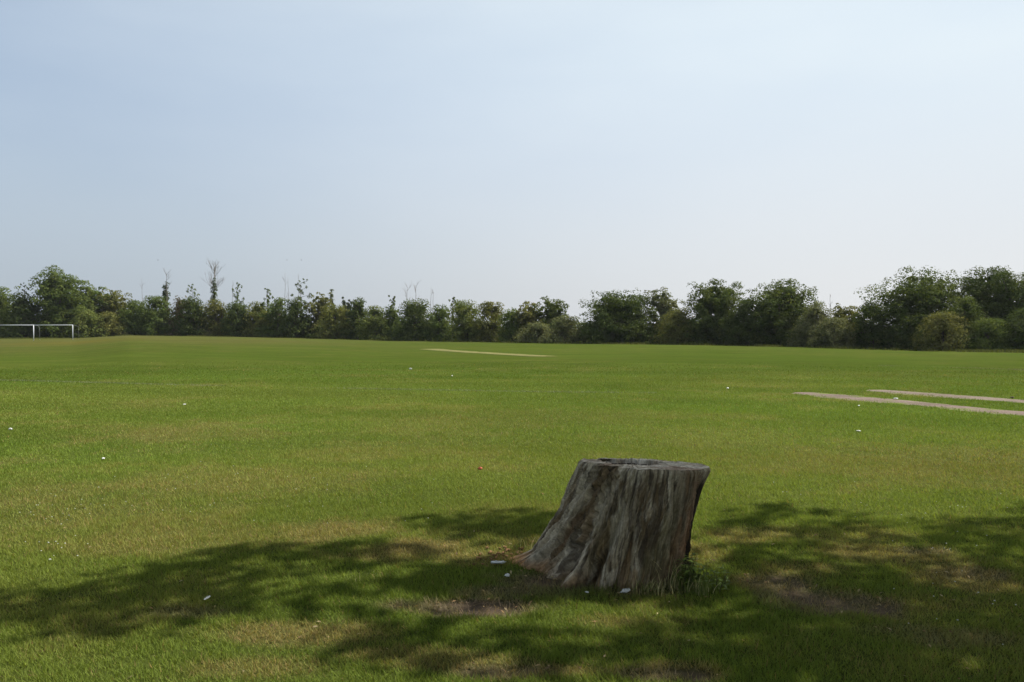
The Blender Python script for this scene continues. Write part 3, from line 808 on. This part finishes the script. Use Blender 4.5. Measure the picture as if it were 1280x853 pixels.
def build_stump():
    root = empty("tree_stump", tuple(SB)); tag(root, "big weathered grey tree stump with hollow top on the grass", "tree stump")
    nth, nt = 500, 150
    th = np.linspace(0, 2 * np.pi, nth, endpoint=False); t = np.linspace(0, 1, nt)
    T, A = np.meshgrid(t, th, indexing='ij')
    r, cx = stump_r(A, T)
    front = np.exp(-(np.angle(np.exp(1j * (A - R(290)))) / .62) ** 4)      # smooth weathered face
    left = np.exp(-(np.angle(np.exp(1j * (A - R(205)))) / .55) ** 2)      # rough, flaking side
    # grain follows the lean and the roots: angle drifts with height
    g = A - .35 * (1 - T) * np.exp(-(np.angle(np.exp(1j * (A - R(235)))) / .6) ** 2)
    warp = (fbm(np.cos(A) * 3 + 2, np.sin(A) * 3 + T * 3.0, 19, 3) - .5) * .30
    g = g + warp * (.5 + left)
    per = lambda k, s, v: fbm(np.cos(g) * k + 20, np.sin(g) * k + v * T, s, 4, .55)
    amp = sstep(.40, .62, fbm(np.cos(A) * 2.2 + 8, np.sin(A) * 2.2 + T * 1.8, 27, 3)) * (1 - .8 * front * sstep(.1, .3, T))
    ridge = 1 - np.abs(per(7, 3, 2.6) * 2 - 1)
    ridge2 = 1 - np.abs(per(22, 7, 5.5) * 2 - 1)
    lump = per(3.2, 13, 2.8) - .5
    r = r - (ridge ** 9) * (.004 + .030 * amp + .03 * left) - (ridge2 ** 4) * (.0015 + .006 * amp + .010 * left) + lump * .05 * (1 - .7 * front)
    flake = 1 - np.abs(fbm(np.cos(g) * 9 + 7, np.sin(g) * 9 + T * 8, 23, 4, .6) * 2 - 1)
    chip = sstep(.48, .56, fbm(np.cos(g) * 13 + 1, np.sin(g) * 13 + T * 7, 25, 3))
    r = r - flake ** 3 * .05 * (.08 + .2 * amp + left) + chip * .014 * (.15 + .5 * amp + left)
    r = r + (fbm(np.cos(g) * 44, np.sin(g) * 44 + T * 10, 29, 2) - .5) * .010
    rc_ = np.random.default_rng(61)
    for k in range(26):                                     # open drying cracks
        a_c = R(rc_.uniform(190, 345)); t0, t1 = sorted(rc_.uniform(0, 1.0, 2)); t1 = max(t1, t0 + .15)
        dth = np.angle(np.exp(1j * (g + .05 * np.sin(T * 9 + k) - a_c)))
        r = r - rc_.uniform(.012, .034) * np.exp(-(dth / rc_.uniform(.014, .026)) ** 2) * sstep(t0, t0 + .1, T) * sstep(t1, t1 - .1, T)
    # root bottom is ragged
    r = r + (fbm(np.cos(A) * 12, np.sin(A) * 12, 37, 3) - .5) * .09 * (1 - T) ** 4
    r = r - .012 * sstep(.975, 1, T)                                       # worn rim
    X = cx + r * np.cos(A); Y = r * np.sin(A)
    ztop = top_plane(X, Y) + (fbm(np.cos(A) * 6, np.sin(A) * 6, 43, 3) - .5) * .022
    Z = -.06 + T * (ztop + .06)
    V = np.stack([X.ravel(), Y.ravel(), Z.ravel()], 1)
    i, j = np.meshgrid(np.arange(nt - 1), np.arange(nth), indexing='ij'); i = i.ravel(); j = j.ravel(); j2 = (j + 1) % nth
    F = np.stack([i * nth + j, i * nth + j2, (i + 1) * nth + j2, (i + 1) * nth + j], 1)
    gco = np.stack([np.cos(g).ravel() * .46, np.sin(g).ravel() * .40, (T * .72).ravel()], 1)
    a = A.ravel(); tt = T.ravel(); gg = g.ravel()
    n1 = fbm(np.cos(gg) * 5, np.sin(gg) * 5 + tt * 3.2, 51, 5, .6); n2 = fbm(np.cos(gg) * 11 + 3, np.sin(gg) * 11 + tt * 5, 57, 5, .6); n3 = fbm(np.cos(gg) * 24, np.sin(gg) * 24 + tt * 7, 63, 4)
    c = lerp(np.tile([.36, .305, .222], (len(a), 1)), np.array([.18, .130, .076]), sstep(.44, .64, n1))
    c = lerp(c, np.array([.53, .47, .37]), sstep(.52, .64, n2) * .85)
    c = lerp(c, np.array([.075, .058, .042]), sstep(.55, .66, n3) * .8)
    wd = lambda ang, w: np.exp(-(np.angle(np.exp(1j * (a - R(ang)))) / w) ** 2)
    blot = lambda ang, w, t0, tw: np.clip(sstep(.32, .62, wd(ang, w) * np.exp(-((tt - t0) / tw) ** 2) + (n2 - .5) * .9 + (n3 - .5) * .4), 0, 1)
    c = lerp(c, np.array([.60, .54, .43]), blot(247, .12, .55, .26) * .7)
    c = lerp(c, np.array([.55, .48, .38]), blot(222, .15, .25, .16) * .6)
    c = lerp(c, np.array([.58, .52, .42]), blot(256, .07, .14, .13) * .75)
    c = lerp(c, np.array([.085, .066, .045]), blot(283, .17, .48, .24) * .75)
    c = lerp(c, np.array([.10, .075, .045]), blot(235, .05, .40, .25) * .8)
    c = lerp(c, np.array([.10, .078, .05]), blot(312, .26, .5, .6) * .5)
    c = lerp(c, np.array([.24, .155, .08]), blot(266, .06, .22, .22) * .8)
    c = lerp(c, np.array([.40, .29, .17]), blot(274, .13, .10, .12) * .75)
    c = lerp(c, np.array([.27, .19, .11]), blot(214, .10, .62, .20) * .7)
    c = lerp(c, np.array([.15, .145, .075]), sstep(.48, .66, fbm(np.cos(a) * 4 + 9, np.sin(a) * 4 + tt * 2, 71, 4)) * .5 * wd(285, .7))   # algae
    c = lerp(c, np.array([.22, .135, .07]), np.clip(wd(312, .18) * sstep(.35, .6, n2) * .75, 0, 1))          # brown heart wood
    c = lerp(c, np.array([.34, .16, .08]), np.clip(sstep(.35, .65, wd(326, .13) + (n3 - .5) * .6) * sstep(1.0, .85, tt), 0, 1) * .38)
    c = lerp(c, np.array([.034, .024, .018]), np.clip(sstep(.35, .65, wd(345, .27) + (n2 - .5) * .5) * sstep(.95, .82, tt + (n1 - .5) * .2), 0, 1))   # dark bark left on the right edge
    c = lerp(c, np.array([.30, .20, .115]), np.clip(sstep(.22, .02, tt + (n2 - .5) * .3) * .75, 0, 1))      # fibrous brown foot
    c = lerp(c, np.array([.46, .25, .115]), np.clip(wd(166, .30) * sstep(.20, .09, tt + (n3 - .5) * .14), 0, 1))  # crumbled orange root end
    c = lerp(c, np.array([.25, .16, .095]), np.clip(wd(200, .12) * sstep(.5, .62, n1) * sstep(.75, .5, tt), 0, .7))
    mesh_np("trunk", V, F, M_WOOD, root, True, {"albedo": c * np.array([1.02, .985, .92]), "grain": gco})
    # cut face with a rotted hollow
    nr = 44
    rim = V[-nth:]
    hc = np.array([.13, .09]); hr = .215
    th2 = np.arctan2(rim[:, 1] - hc[1], rim[:, 0] - hc[0])
    he = hr * (1.0 + .75 * (fbm(np.cos(th2) * 2.4 + 4, np.sin(th2) * 2.4, 77, 4, .6) - .5)) * np.where(np.sin(th2) > 0, .95, .74) * (1 + .25 * np.abs(np.cos(th2)))
    hole = np.stack([hc[0] + he * np.cos(th2), hc[1] + he * np.sin(th2)], 1)
    S = np.linspace(0, 1, nr)
    Xc = rim[None, :, 0] * (1 - S[:, None]) + hole[None, :, 0] * S[:, None]
    Yc = rim[None, :, 1] * (1 - S[:, None]) + hole[None, :, 1] * S[:, None]
    crack = np.abs(fbm(np.cos(th2)[None] * 11 + 0 * S[:, None], np.sin(th2)[None] * 11 + 0 * S[:, None], 83, 3) * 2 - 1)
    Zc = top_plane(Xc, Yc) + (fbm(Xc * 14, Yc * 14, 87, 4) - .5) * .020 - .018 * (crack < .06) * (S[:, None] > .1) + (fbm(Xc * 60, Yc * 60, 89, 2) - .5) * .006
    Zc[0] = rim[:, 2]
    Zc[-3:] -= np.array([.004, .012, .03])[:, None]
    Vc = np.stack([Xc.ravel(), Yc.ravel(), Zc.ravel()], 1)
    i, j = np.meshgrid(np.arange(nr - 1), np.arange(nth), indexing='ij'); i = i.ravel(); j = j.ravel(); j2 = (j + 1) % nth
    Fc = np.stack([i * nth + j, i * nth + j2, (i + 1) * nth + j2, (i + 1) * nth + j], 1)
    n4 = fbm(Vc[:, 0] * 9, Vc[:, 1] * 9, 91, 5, .6)
    cc_ = lerp(np.tile([.74, .65, .52], (len(Vc), 1)), np.array([.46, .37, .27]), sstep(.42, .65, n4))
    cc_ = lerp(cc_, np.array([.34, .20, .13]), sstep(.5, .7, fbm(Vc[:, 0] * 5, Vc[:, 1] * 5, 95, 4)) * .6)
    mesh_np("cut_face", Vc, Fc, M_WOOD, root, True, {"albedo": cc_, "grain": np.stack([Vc[:, 0] * .35, Vc[:, 1] * .8, Vc[:, 2]], 1)})
    nd = 26; q = np.linspace(0, 1, nd)
    last = Vc[-nth:]
    k = 1 + .10 * np.sin(q * 3)[:, None] - .35 * (q[:, None]) ** 3
    Xh = hc[0] + (last[None, :, 0] - hc[0]) * k; Yh = hc[1] + (last[None, :, 1] - hc[1]) * k
    wob = (fbm(np.cos(th2)[None] * 8 + 0 * q[:, None], np.sin(th2)[None] * 8 + q[:, None] * 3, 99, 4) - .5) * .12
    Xh = Xh + wob * np.cos(th2)[None] * q[:, None]; Yh = Yh + wob * np.sin(th2)[None] * q[:, None]
    Zh = last[None, :, 2] - q[:, None] * .42
    Vh = np.concatenate([np.stack([Xh.ravel(), Yh.ravel(), Zh.ravel()], 1), [[hc[0], hc[1], Zh[-1].mean() - .03]]])
    i, j = np.meshgrid(np.arange(nd - 1), np.arange(nth), indexing='ij'); i = i.ravel(); j = j.ravel(); j2 = (j + 1) % nth
    Fh = np.stack([i * nth + j, i * nth + j2, (i + 1) * nth + j2, (i + 1) * nth + j], 1)
    o_ = (nd - 1) * nth
    Fh = np.concatenate([Fh, [[len(Vh) - 1, o_ + jj, o_ + jj + 1, o_ + (jj + 2) % nth] for jj in range(0, nth, 2)]])
    ch = np.tile([.075, .055, .038], (len(Vh), 1)) * (.6 + .8 * fbm(Vh[:, 0] * 30, Vh[:, 2] * 12, 3, 3))[:, None]
    h = mesh_np("hollow", Vh, Fh, M_WOOD, root, True, {"albedo": ch, "grain": Vh}); h["label"] = "dark rotted hollow in the cut top"
    # crumbled splinters at the end of the left root
    r = np.random.default_rng(8)
    for k in range(34):
        a_ = R(157) + r.normal(0, .16); rr_ = .84 + r.normal(0, .06)
        mb = MB(); L = r.uniform(.02, .06); az = r.uniform(0, 6.28); e = r.uniform(.0, .5)
        dv = np.array([math.cos(az) * math.cos(e), math.sin(az) * math.cos(e), math.sin(e)]) * L
        p = np.array([rr_ * math.cos(a_) + .0, rr_ * math.sin(a_), float(ground_z(SB[0] + rr_ * math.cos(a_), SB[1] + rr_ * math.sin(a_)) - SB[2]) + .012])
        mb.tube([p - dv / 2, p, p + dv / 2], [.004, .009, .003], 4)
        n = mb.n
        mb.build("splinter", M_WOOD, root, False, {"albedo": np.tile([.40, .23, .11], (n, 1)) * r.uniform(.5, 1.2), "grain": np.concatenate(mb.V)})
build_stump()

# ------------------------------------------------------------------ weeds at the stump
def weed(label, px, py, H, nst, spread, seed, leafL, colr):
    r = np.random.default_rng(seed); p = at(px, py)
    root = empty("weed_plant", (p[0], p[1], float(ground_z(p[0], p[1])))); tag(root, label, "weed", "weeds at the foot of the stump")
    Vs, Fs, Cs, nv = [], [], [], 0
    for s in range(nst):
        mb = MB(); a = r.uniform(0, 6.28); lean = spread * r.uniform(.2, 1); h = H * r.uniform(.55, 1.1)
        b = np.array([r.normal(0, .05), r.normal(0, .04), -.01])
        P = [b + np.array([math.cos(a) * lean * f ** 1.6, math.sin(a) * lean * f ** 1.6, h * f]) for f in np.linspace(0, 1, 6)]
        mb.tube(P, np.linspace(.0035, .0012, 6), 5)
        mb.build("stem", M_WEED, root, True, {"albedo": np.tile(np.array([.10, .11, .04]), (mb.n, 1))})
        nl = int(14 * h / .25)
        for k in range(nl):
            f = r.uniform(.15, 1.0); q = np.array(P[0]) * 0; i = f * 5; i0 = min(int(i), 4); q = P[i0] + (P[i0 + 1] - P[i0]) * (i - i0)
            la = r.uniform(0, 6.28); el = r.uniform(-.2, .8); L = leafL * r.uniform(.5, 1.2) * (1.15 - .5 * f)
            d = np.array([math.cos(la) * math.cos(el), math.sin(la) * math.cos(el), math.sin(el)])
            sd = np.cross(d, [0, 0, 1.0]); sd /= np.linalg.norm(sd); w = L * .20
            tip = q + d * L - np.array([0, 0, L * .25]); m1 = q + d * L * .45
            Vs += [q, m1 - sd * w, tip, m1 + sd * w]; Fs.append((nv, nv + 1, nv + 2, nv + 3)); nv += 4
            c = np.array(colr) * r.uniform(.6, 1.4); Cs += [c] * 4
    tag(mesh_np("leaves", np.array(Vs), np.array(Fs), M_WEED, root, False, {"albedo": np.array(Cs)}), kind="stuff")
weed("leafy green weed clump at the right foot of the stump", 868, 736, .22, 16, .11, 3, .065, (.17, .235, .05))
weed("low dark weed spreading right of the leafy clump by the stump", 890, 740, .15, 12, .09, 4, .055, (.14, .20, .042))
weed("small weed tucked against the stump's right edge", 853, 731, .20, 9, .06, 5, .05, (.19, .22, .055))

def tuft(label, px, py, H, n, seed, straw):
    r = np.random.default_rng(seed); p = at(px, py)
    root = empty("grass_tuft", (p[0], p[1], float(ground_z(p[0], p[1])))); tag(root, label, "grass tuft", "tall grass at the stump")
    Vs, Fs, Cs = [], [], []; nv = 0
    for k in range(n):
        a = r.uniform(0, 6.28); h = H * r.uniform(.35, 1.1); lean = h * r.uniform(.1, .6); b = np.array([r.normal(0, .05), r.normal(0, .025), -.01])
        w = r.uniform(.0020, .0042); sx, sy = -math.sin(a + .8) * w, math.cos(a + .8) * w
        c = np.array([.55, .48, .26]) if r.random() < straw else np.array([.15, .19, .05]); c = c * r.uniform(.7, 1.2)
        fs = np.linspace(0, 1, 5)
        for f in fs:
            q = b + np.array([math.cos(a) * lean * f ** 2, math.sin(a) * lean * f ** 2, h * (f - .18 * f ** 3)])
            ww = 1 - f * .85
            Vs += [q - np.array([sx, sy, 0]) * ww, q + np.array([sx, sy, 0]) * ww]; Cs += [c, c]
        for i in range(4): Fs.append((nv + 2 * i, nv + 2 * i + 1, nv + 2 * i + 3, nv + 2 * i + 2))
        nv += 10
    tag(mesh_np("blades", np.array(Vs), np.array(Fs), M_WEED, root, False, {"albedo": np.array(Cs)}), kind="stuff")
tuft("tall straw coloured grass stalks against the stump's right front", 843, 737, .25, 40, 11, .4)
tuft("short green grass tuft under the right front of the stump", 876, 744, .13, 110, 12, .2)
tuft("dry low grass fringe at the front foot of the stump", 812, 742, .11, 80, 13, .6)
tuft("thin green blades sticking up behind the stump's left root", 655, 690, .12, 22, 14, .2)
tuft("coarse pale grass tuft in the shade left of the stump", 455, 728, .10, 60, 15, .25)

# ------------------------------------------------------------------ litter
def crumple(seed, sx, sy, sz):
    r = np.random.default_rng(seed)
    nu, nv = 14, 8
    V = []; F = []
    for i in range(nv + 1):
        ph = math.pi * i / nv
        for j in range(nu):
            t = 2 * math.pi * j / nu
            k = 1 + r.uniform(-.5, .4)
            V.append((sx * k * math.sin(ph) * math.cos(t), sy * k * math.sin(ph) * math.sin(t), sz * (math.cos(ph) * k + .75)))
    for i in range(nv):
        for j in range(nu):
            F.append((i * nu + j, (i + 1) * nu + j, (i + 1) * nu + (j + 1) % nu, i * nu + (j + 1) % nu))
    return np.array(V), np.array(F)
LITTER = [("crumpled white paper on dry grass left of the stump's root", 622, 709, .060, .03, .028), ("flat white paper scrap just below the crumpled paper", 634, 726, .03, .022, .02),
          ("tiny white scrap in front of the stump", 734, 747, .014, .012, .014), ("white paper lying at the front foot of the stump", 782, 745, .055, .022, .03),
          ("white paper lying alone in the left half of the field", 128, 575, .05, .025, .02), ("round white scrap at the left edge of the field", 12, 538, .035, .03, .05),
          ("dull pale scrap in the shadow at lower left", 257, 754, .04, .018, .012), ("pale paper on the nearer gravel strip", 1120, 500, .06, .03, .05),
          ("pale scrap just in front of the nearer gravel strip", 1074, 509, .055, .03, .03), ("pale scrap alone on grass below the gravel strips", 1074, 541, .045, .03, .025),
          ("small white scrap left of both gravel strips", 910, 487, .045, .03, .06), ("pale scrap in the far middle below the cricket strip", 565, 471, .08, .04, .05),
          ("tiny white scrap beside the left end of the cricket strip", 513, 462, .07, .04, .09), ("faint pale scrap near the chalk line on the left", 230, 507, .06, .03, .03),
          ("tiny white scrap left of the long shadow", 60, 704, .014, .01, .012), ("dark scrap on the far gravel strip at the right edge", 1266, 498.5, .09, .05, .05)]
for k, (lab, px, py, sx, sy, sz) in enumerate(LITTER):
    p = at(px, py); V, F = crumple(900 + k, sx * .78, sy * .68, sz * .30)
    o = mesh_np("paper_scrap", V, F, M_PAPER if "dark" not in lab else M_BARK, None)
    o.location = (p[0], p[1], float(ground_z(p[0], p[1])) + .018); o.rotation_euler = (0, 0, k * 1.3)
    tag(o, lab, "litter", "litter on the field")
p = at(600, 589); V, F = crumple(960, .024, .018, .014)
o = mesh_np("wrapper", V, F, M_RED); o.location = (p[0], p[1], float(ground_z(*p)) + .02); tag(o, "orange red wrapper on the grass left of the stump top", "litter")

# dead leaves, straw and wood crumbs on the worn patches
def litter_bits():
    r = np.random.default_rng(88); n = 60000
    x, y = scatter(3.3, 8.0, n, r); c, dry, bare = lawn(x, y)
    nearst = np.exp(-((np.hypot(x - ST_C[0], y - ST_C[1] + .1) - .45) / .18) ** 2)
    keep = r.random(n) < bare * .11 + dry * .025 + nearst * .10 + .003
    x, y = x[keep], y[keep]; n = len(x)
    C = np.stack([x, y, ground_z(x, y) + .006 + .02 * r.random(n) ** 2], 1)
    N = r.normal(0, .35, (n, 3)) + np.array([0, 0, 1.0])
    V, F = leaf_cloud(C, N, r.uniform(.006, .020, n), r, .38)
    pal = np.array([[.26, .17, .09], [.34, .25, .13], [.15, .10, .06], [.42, .34, .20]])[r.integers(0, 4, n)] * r.uniform(.6, 1.2, (n, 1))
    o = mesh_np("leaf_litter", V, F, M_GRASS, attrs={"albedo": np.repeat(pal, 4, 0)})
    tag(o, "dry brown leaf bits and straw on the worn turf", "leaf litter", None, "stuff")
litter_bits()

# white clover heads and daisies
def daisies():
    r = np.random.default_rng(77); X = []; Y = []
    for (px, py, sx, sy, n) in [(80, 640, 80, 22, 34), (60, 690, 60, 18, 12), (1215, 760, 60, 40, 14), (1190, 690, 60, 18, 10), (400, 640, 160, 25, 18), (300, 600, 200, 25, 22), (1180, 640, 90, 20, 14), (1000, 620, 100, 25, 12)]:
        for k in range(n):
            q = at(px + r.normal(0, sx * .6), max(py + r.normal(0, sy * .6), 560)); X.append(q[0]); Y.append(q[1])
    X = np.array(X); Y = np.array(Y); n = len(X); Z = ground_z(X, Y) + .045
    Vs = []; Fs = []; nv = 0
    for i in range(n):
        s = r.uniform(.0035, .006)
        for ring, (zz, kk) in enumerate(((0, .6), (.3, 1.0), (.8, .5))):
            for j in range(6): Vs.append((X[i] + math.cos(j * 1.047) * s * kk, Y[i] + math.sin(j * 1.047) * s * kk, Z[i] + s * zz))
        for a_ in range(2):
            for j in range(6): Fs.append((nv + a_ * 6 + j, nv + a_ * 6 + (j + 1) % 6, nv + a_ * 6 + 6 + (j + 1) % 6, nv + a_ * 6 + 6 + j))
        Fs.append((nv + 12, nv + 13, nv + 14, nv + 15)); Fs.append((nv + 12, nv + 15, nv + 16, nv + 17)); nv += 18
    o = mesh_np("clover_flowers", np.array(Vs), np.array(Fs), M_PETAL)
    tag(o, "tiny white clover flowers dotted in the turf", "flowers", None, "stuff")
daisies()

# ------------------------------------------------------------------ birds far off
def bird(label, px, py, D, span, rz):
    x = (px - 640) / FPX * D; z = EYE + (HOR - py) * D / FPX
    root = empty("bird", (x, D, z), rz); tag(root, label, "bird", "birds over the hedge")
    mb = MB(); mb.tube([(-.22 * span, 0, 0), (-.1 * span, 0, .01), (.08 * span, 0, .015), (.2 * span, 0, 0), (.26 * span, 0, 0)], [.01, .05 * span, .07 * span, .05 * span, .01], 8)
    mb.build("body", M_BARK, root)
    for s in (-1, 1):
        V = [(-.08 * span, s * .04, .02), (.10 * span, s * .04, .02), (.08 * span, s * .28 * span, .14 * span), (-.05 * span, s * .28 * span, .13 * span), (-.10 * span, s * .5 * span, .07 * span), (-.04 * span, s * .5 * span, .075 * span)]
        V2 = [(a, b, c + .012) for a, b, c in V]
        F = [(0, 1, 2, 3), (3, 2, 5, 4), (6, 9, 8, 7), (9, 10, 11, 8), (0, 3, 9, 6), (3, 4, 10, 9), (1, 7, 8, 2), (2, 8, 11, 5), (4, 5, 11, 10), (0, 6, 7, 1)]
        mesh_np("wing", np.array(V + V2), np.array(F), M_BARK, root)
bird("faint bird in the sky left of the tall dead tree", 198, 325.5, 150, .55, .4)
bird("left one of two faint birds above the leafy sapling", 359, 325.5, 160, .5, 1.1)
bird("right one of two faint birds above the leafy sapling", 377, 325.5, 160, .55, .2)

# ------------------------------------------------------------------ the shade tree beside the camera
def poly_in(px, py, poly):
    poly = np.array(poly, float); out = np.zeros(len(px), bool); j = len(poly) - 1
    for i in range(len(poly)):
        xi, yi = poly[i]; xj, yj = poly[j]
        out ^= ((yi > py) != (yj > py)) & (px < (xj - xi) * (py - yi) / (yj - yi + 1e-9) + xi); j = i
    return out
SHADE = [[(-500, 745), (0, 737), (120, 726), (230, 706), (290, 686), (400, 678), (470, 688), (560, 704), (640, 708), (655, 735), (560, 746), (500, 752), (420, 764), (300, 776), (180, 788), (0, 800), (-500, 840)],
         [(515, 657), (560, 645), (640, 641), (700, 642), (690, 690), (625, 686), (560, 674)],
         [(430, 800), (500, 768), (560, 764), (580, 790), (680, 800), (760, 790), (830, 792), (900, 800), (920, 870), (760, 850), (600, 838), (480, 830)],
         [(885, 644), (960, 632), (1040, 634), (1080, 647), (1200, 653), (1240, 643), (1280, 635), (1800, 625), (2200, 1200), (700, 1200), (880, 870), (885, 800), (915, 760), (900, 700), (885, 670)]]
HOLES = [(885, 722, 34, 12), (800, 764, 85, 9), (700, 760, 50, 7), (1010, 700, 40, 6), (1150, 740, 40, 6), (1240, 770, 30, 6), (900, 830, 40, 7), (620, 790, 50, 6), (950, 682, 46, 7), (1075, 697, 66, 11), (1200, 722, 42, 12), (1110, 648, 40, 5), (1230, 694, 55, 6), (945, 722, 22, 6), (300, 740, 60, 5), (470, 722, 40, 6), (960, 735, 30, 4), (1130, 668, 50, 4), (1010, 655, 30, 4)]

def shade_tree():
    r = np.random.default_rng(17)
    tb = np.array([10.2, 5.0])
    root = empty("shade_tree", (tb[0], tb[1], float(ground_z(*tb))))
    tag(root, "large spreading tree right of the camera that shades the stump", "tree")
    gx, gy = np.meshgrid(np.arange(-7, 9, .285), np.arange(1.2, 8.6, .285)); gx = gx.ravel() + r.uniform(-.1, .1, gx.size); gy = gy.ravel() + r.uniform(-.1, .1, gy.size)
    px = 640 + FPX * gx / gy; py = HOR + FPX * EYE / gy
    m = np.zeros(len(gx), bool)
    for s in SHADE: m |= poly_in(px, py, s)
    for (hx, hy, rx, ry) in HOLES: m &= ((px - hx) / rx) ** 2 + ((py - hy) / ry) ** 2 > 1
    pts = np.stack([gx[m], gy[m], np.zeros(m.sum())], 1)
    m2 = poly_in(px + 9, py + 3, SHADE[0]) | poly_in(px + 9, py + 2, SHADE[1])
    m2 &= r.random(len(gx)) < .45
    pts = np.concatenate([pts, np.stack([gx[m2] + .14, gy[m2] + .12, np.zeros(m2.sum())], 1)])
    # foliage over the stump itself
    sx, sz = np.meshgrid(np.arange(.30, 1.35, .2), np.arange(.3, .8, .2))
    pts = np.concatenate([pts, np.stack([sx.ravel(), np.full(sx.size, 5.18), sz.ravel()], 1), np.stack([sx.ravel(), np.full(sx.size, 4.98), sz.ravel()], 1), np.stack([sx.ravel(), np.full(sx.size, 5.53), np.full(sx.size, .72)], 1)])
    h = 7.2 + 2.6 * fbm(pts[:, 0] * .6, pts[:, 1] * .6, 4, 3) + r.uniform(-.4, .4, len(pts))
    P = pts + SUN[None] * ((h - pts[:, 2]) / SUN[2])[:, None]
    # rest of the crown: over and behind the camera, round the trunk, wherever it would not shade the sunlit turf
    n = 950
    a = r.uniform(0, 6.28, n); q = r.random(n) ** .5
    P2 = np.stack([4.5 + q * 9.5 * np.cos(a), 1.0 + q * 8.0 * np.sin(a), 6.3 + r.random(n) * 6.0 * np.sqrt(np.clip(1 - q ** 2, .05, 1))], 1)
    gs = P2 - SUN[None] * (P2[:, 2] / SUN[2])[:, None]
    gpx = 640 + FPX * gs[:, 0] / np.maximum(gs[:, 1], .1); gpy = HOR + FPX * EYE / np.maximum(gs[:, 1], .1)
    lit = (gs[:, 1] > 3.0) & (gpx > -220) & (gpx < 1500)
    for s in SHADE[3:]: lit &= ~poly_in(gpx, gpy - 14, s)
    for (hx, hy, rx, ry) in HOLES: lit |= ((gpx - hx) / (rx + 35)) ** 2 + ((gpy - hy) / (ry + 9)) ** 2 < 1
    P2 = P2[~lit]
    P = np.concatenate([P, P2]); rad = np.concatenate([r.uniform(.15, .33, len(pts)), r.uniform(.4, .75, len(P2))])
    vis = (P[:, 1] > .5) & (np.abs(P[:, 0]) < (P[:, 1] + .8) * .70) & ((P[:, 2] - .8 - EYE) < .455 * (P[:, 1] + .6))
    P, rad = P[~vis], rad[~vis]
    C, N, S, sh = leaves_on(P, np.maximum(rad, .15), 62 * len(P), r, .10, .9)
    V, F = leaf_cloud(C - np.array([tb[0], tb[1], 0]), N, S, r)
    o = mesh_np("crown", V, F, M_LEAF, root, attrs={"rnd": sh}); o.color = (*G["oak"], 1)
    mb = MB()
    mb.tube([(0, 0, -.2), (0, 0, .25), (.05, 0, 1.5), (0, .1, 3.5), (-.1, .1, 5.5), (.2, 0, 8)], [.62, .45, .38, .34, .27, .12], 14)
    mb.build("trunk", M_BARK, root)
    mb = MB(); L = P - np.array([tb[0], tb[1], 0])
    def clear(q):
        w = q + np.array([tb[0], tb[1], 0]); g = w - SUN * (w[2] / SUN[2])
        if g[1] < 3.0: return True
        gx_, gy_ = np.array([640 + FPX * g[0] / g[1]]), np.array([HOR + FPX * EYE / g[1]])
        if gx_[0] < -100 or gx_[0] > 1400: return True
        return any(poly_in(gx_, gy_, sh_)[0] for sh_ in SHADE)
    made = 0
    for t in L[r.permutation(len(L))]:
        if made >= 16: break
        s = np.array([0, .05, r.uniform(3.2, 6.0)]); m1 = s + (t - s) * .35 + np.array([0, 0, .9]); m2 = s + (t - s) * .7 + np.array([0, 0, .5])
        if not all(clear(q) for q in (m1, (m1 + m2) / 2, m2, (m2 + t) / 2, t)): continue
        made += 1
        mb.tube([s, (s + m1) / 2 + np.array([0, 0, .15]), m1, m2, t], [.11, .08, .05, .025, .010], 7)
    mb.build("limbs", M_BARK, root)
shade_tree()


# ------------------------------------------------------------------ thin summer haze
def haze():
    x0, x1, y0, y1, z0, z1 = -2600, 2600, -2600, 2600, -1.6, 19.0
    V = [(x, y, z) for z in (z0, z1) for (x, y) in ((x0, y0), (x1, y0), (x1, y1), (x0, y1))]
    F = [(3, 2, 1, 0), (4, 5, 6, 7), (0, 1, 5, 4), (1, 2, 6, 5), (2, 3, 7, 6), (3, 0, 4, 7)]
    m, n, l, out = mat_base("summer_haze")
    v = n.new("ShaderNodeVolumePrincipled"); v.inputs["Color"].default_value = (.90, .94, 1.0, 1); v.inputs["Density"].default_value = .00010
    v.inputs["Anisotropy"].default_value = .3
    l.new(v.outputs[0], out.inputs["Volume"])
    o = mesh_np("haze", V, F, m); tag(o, "thin pale summer haze over the whole field", "haze", None, "stuff")
haze()
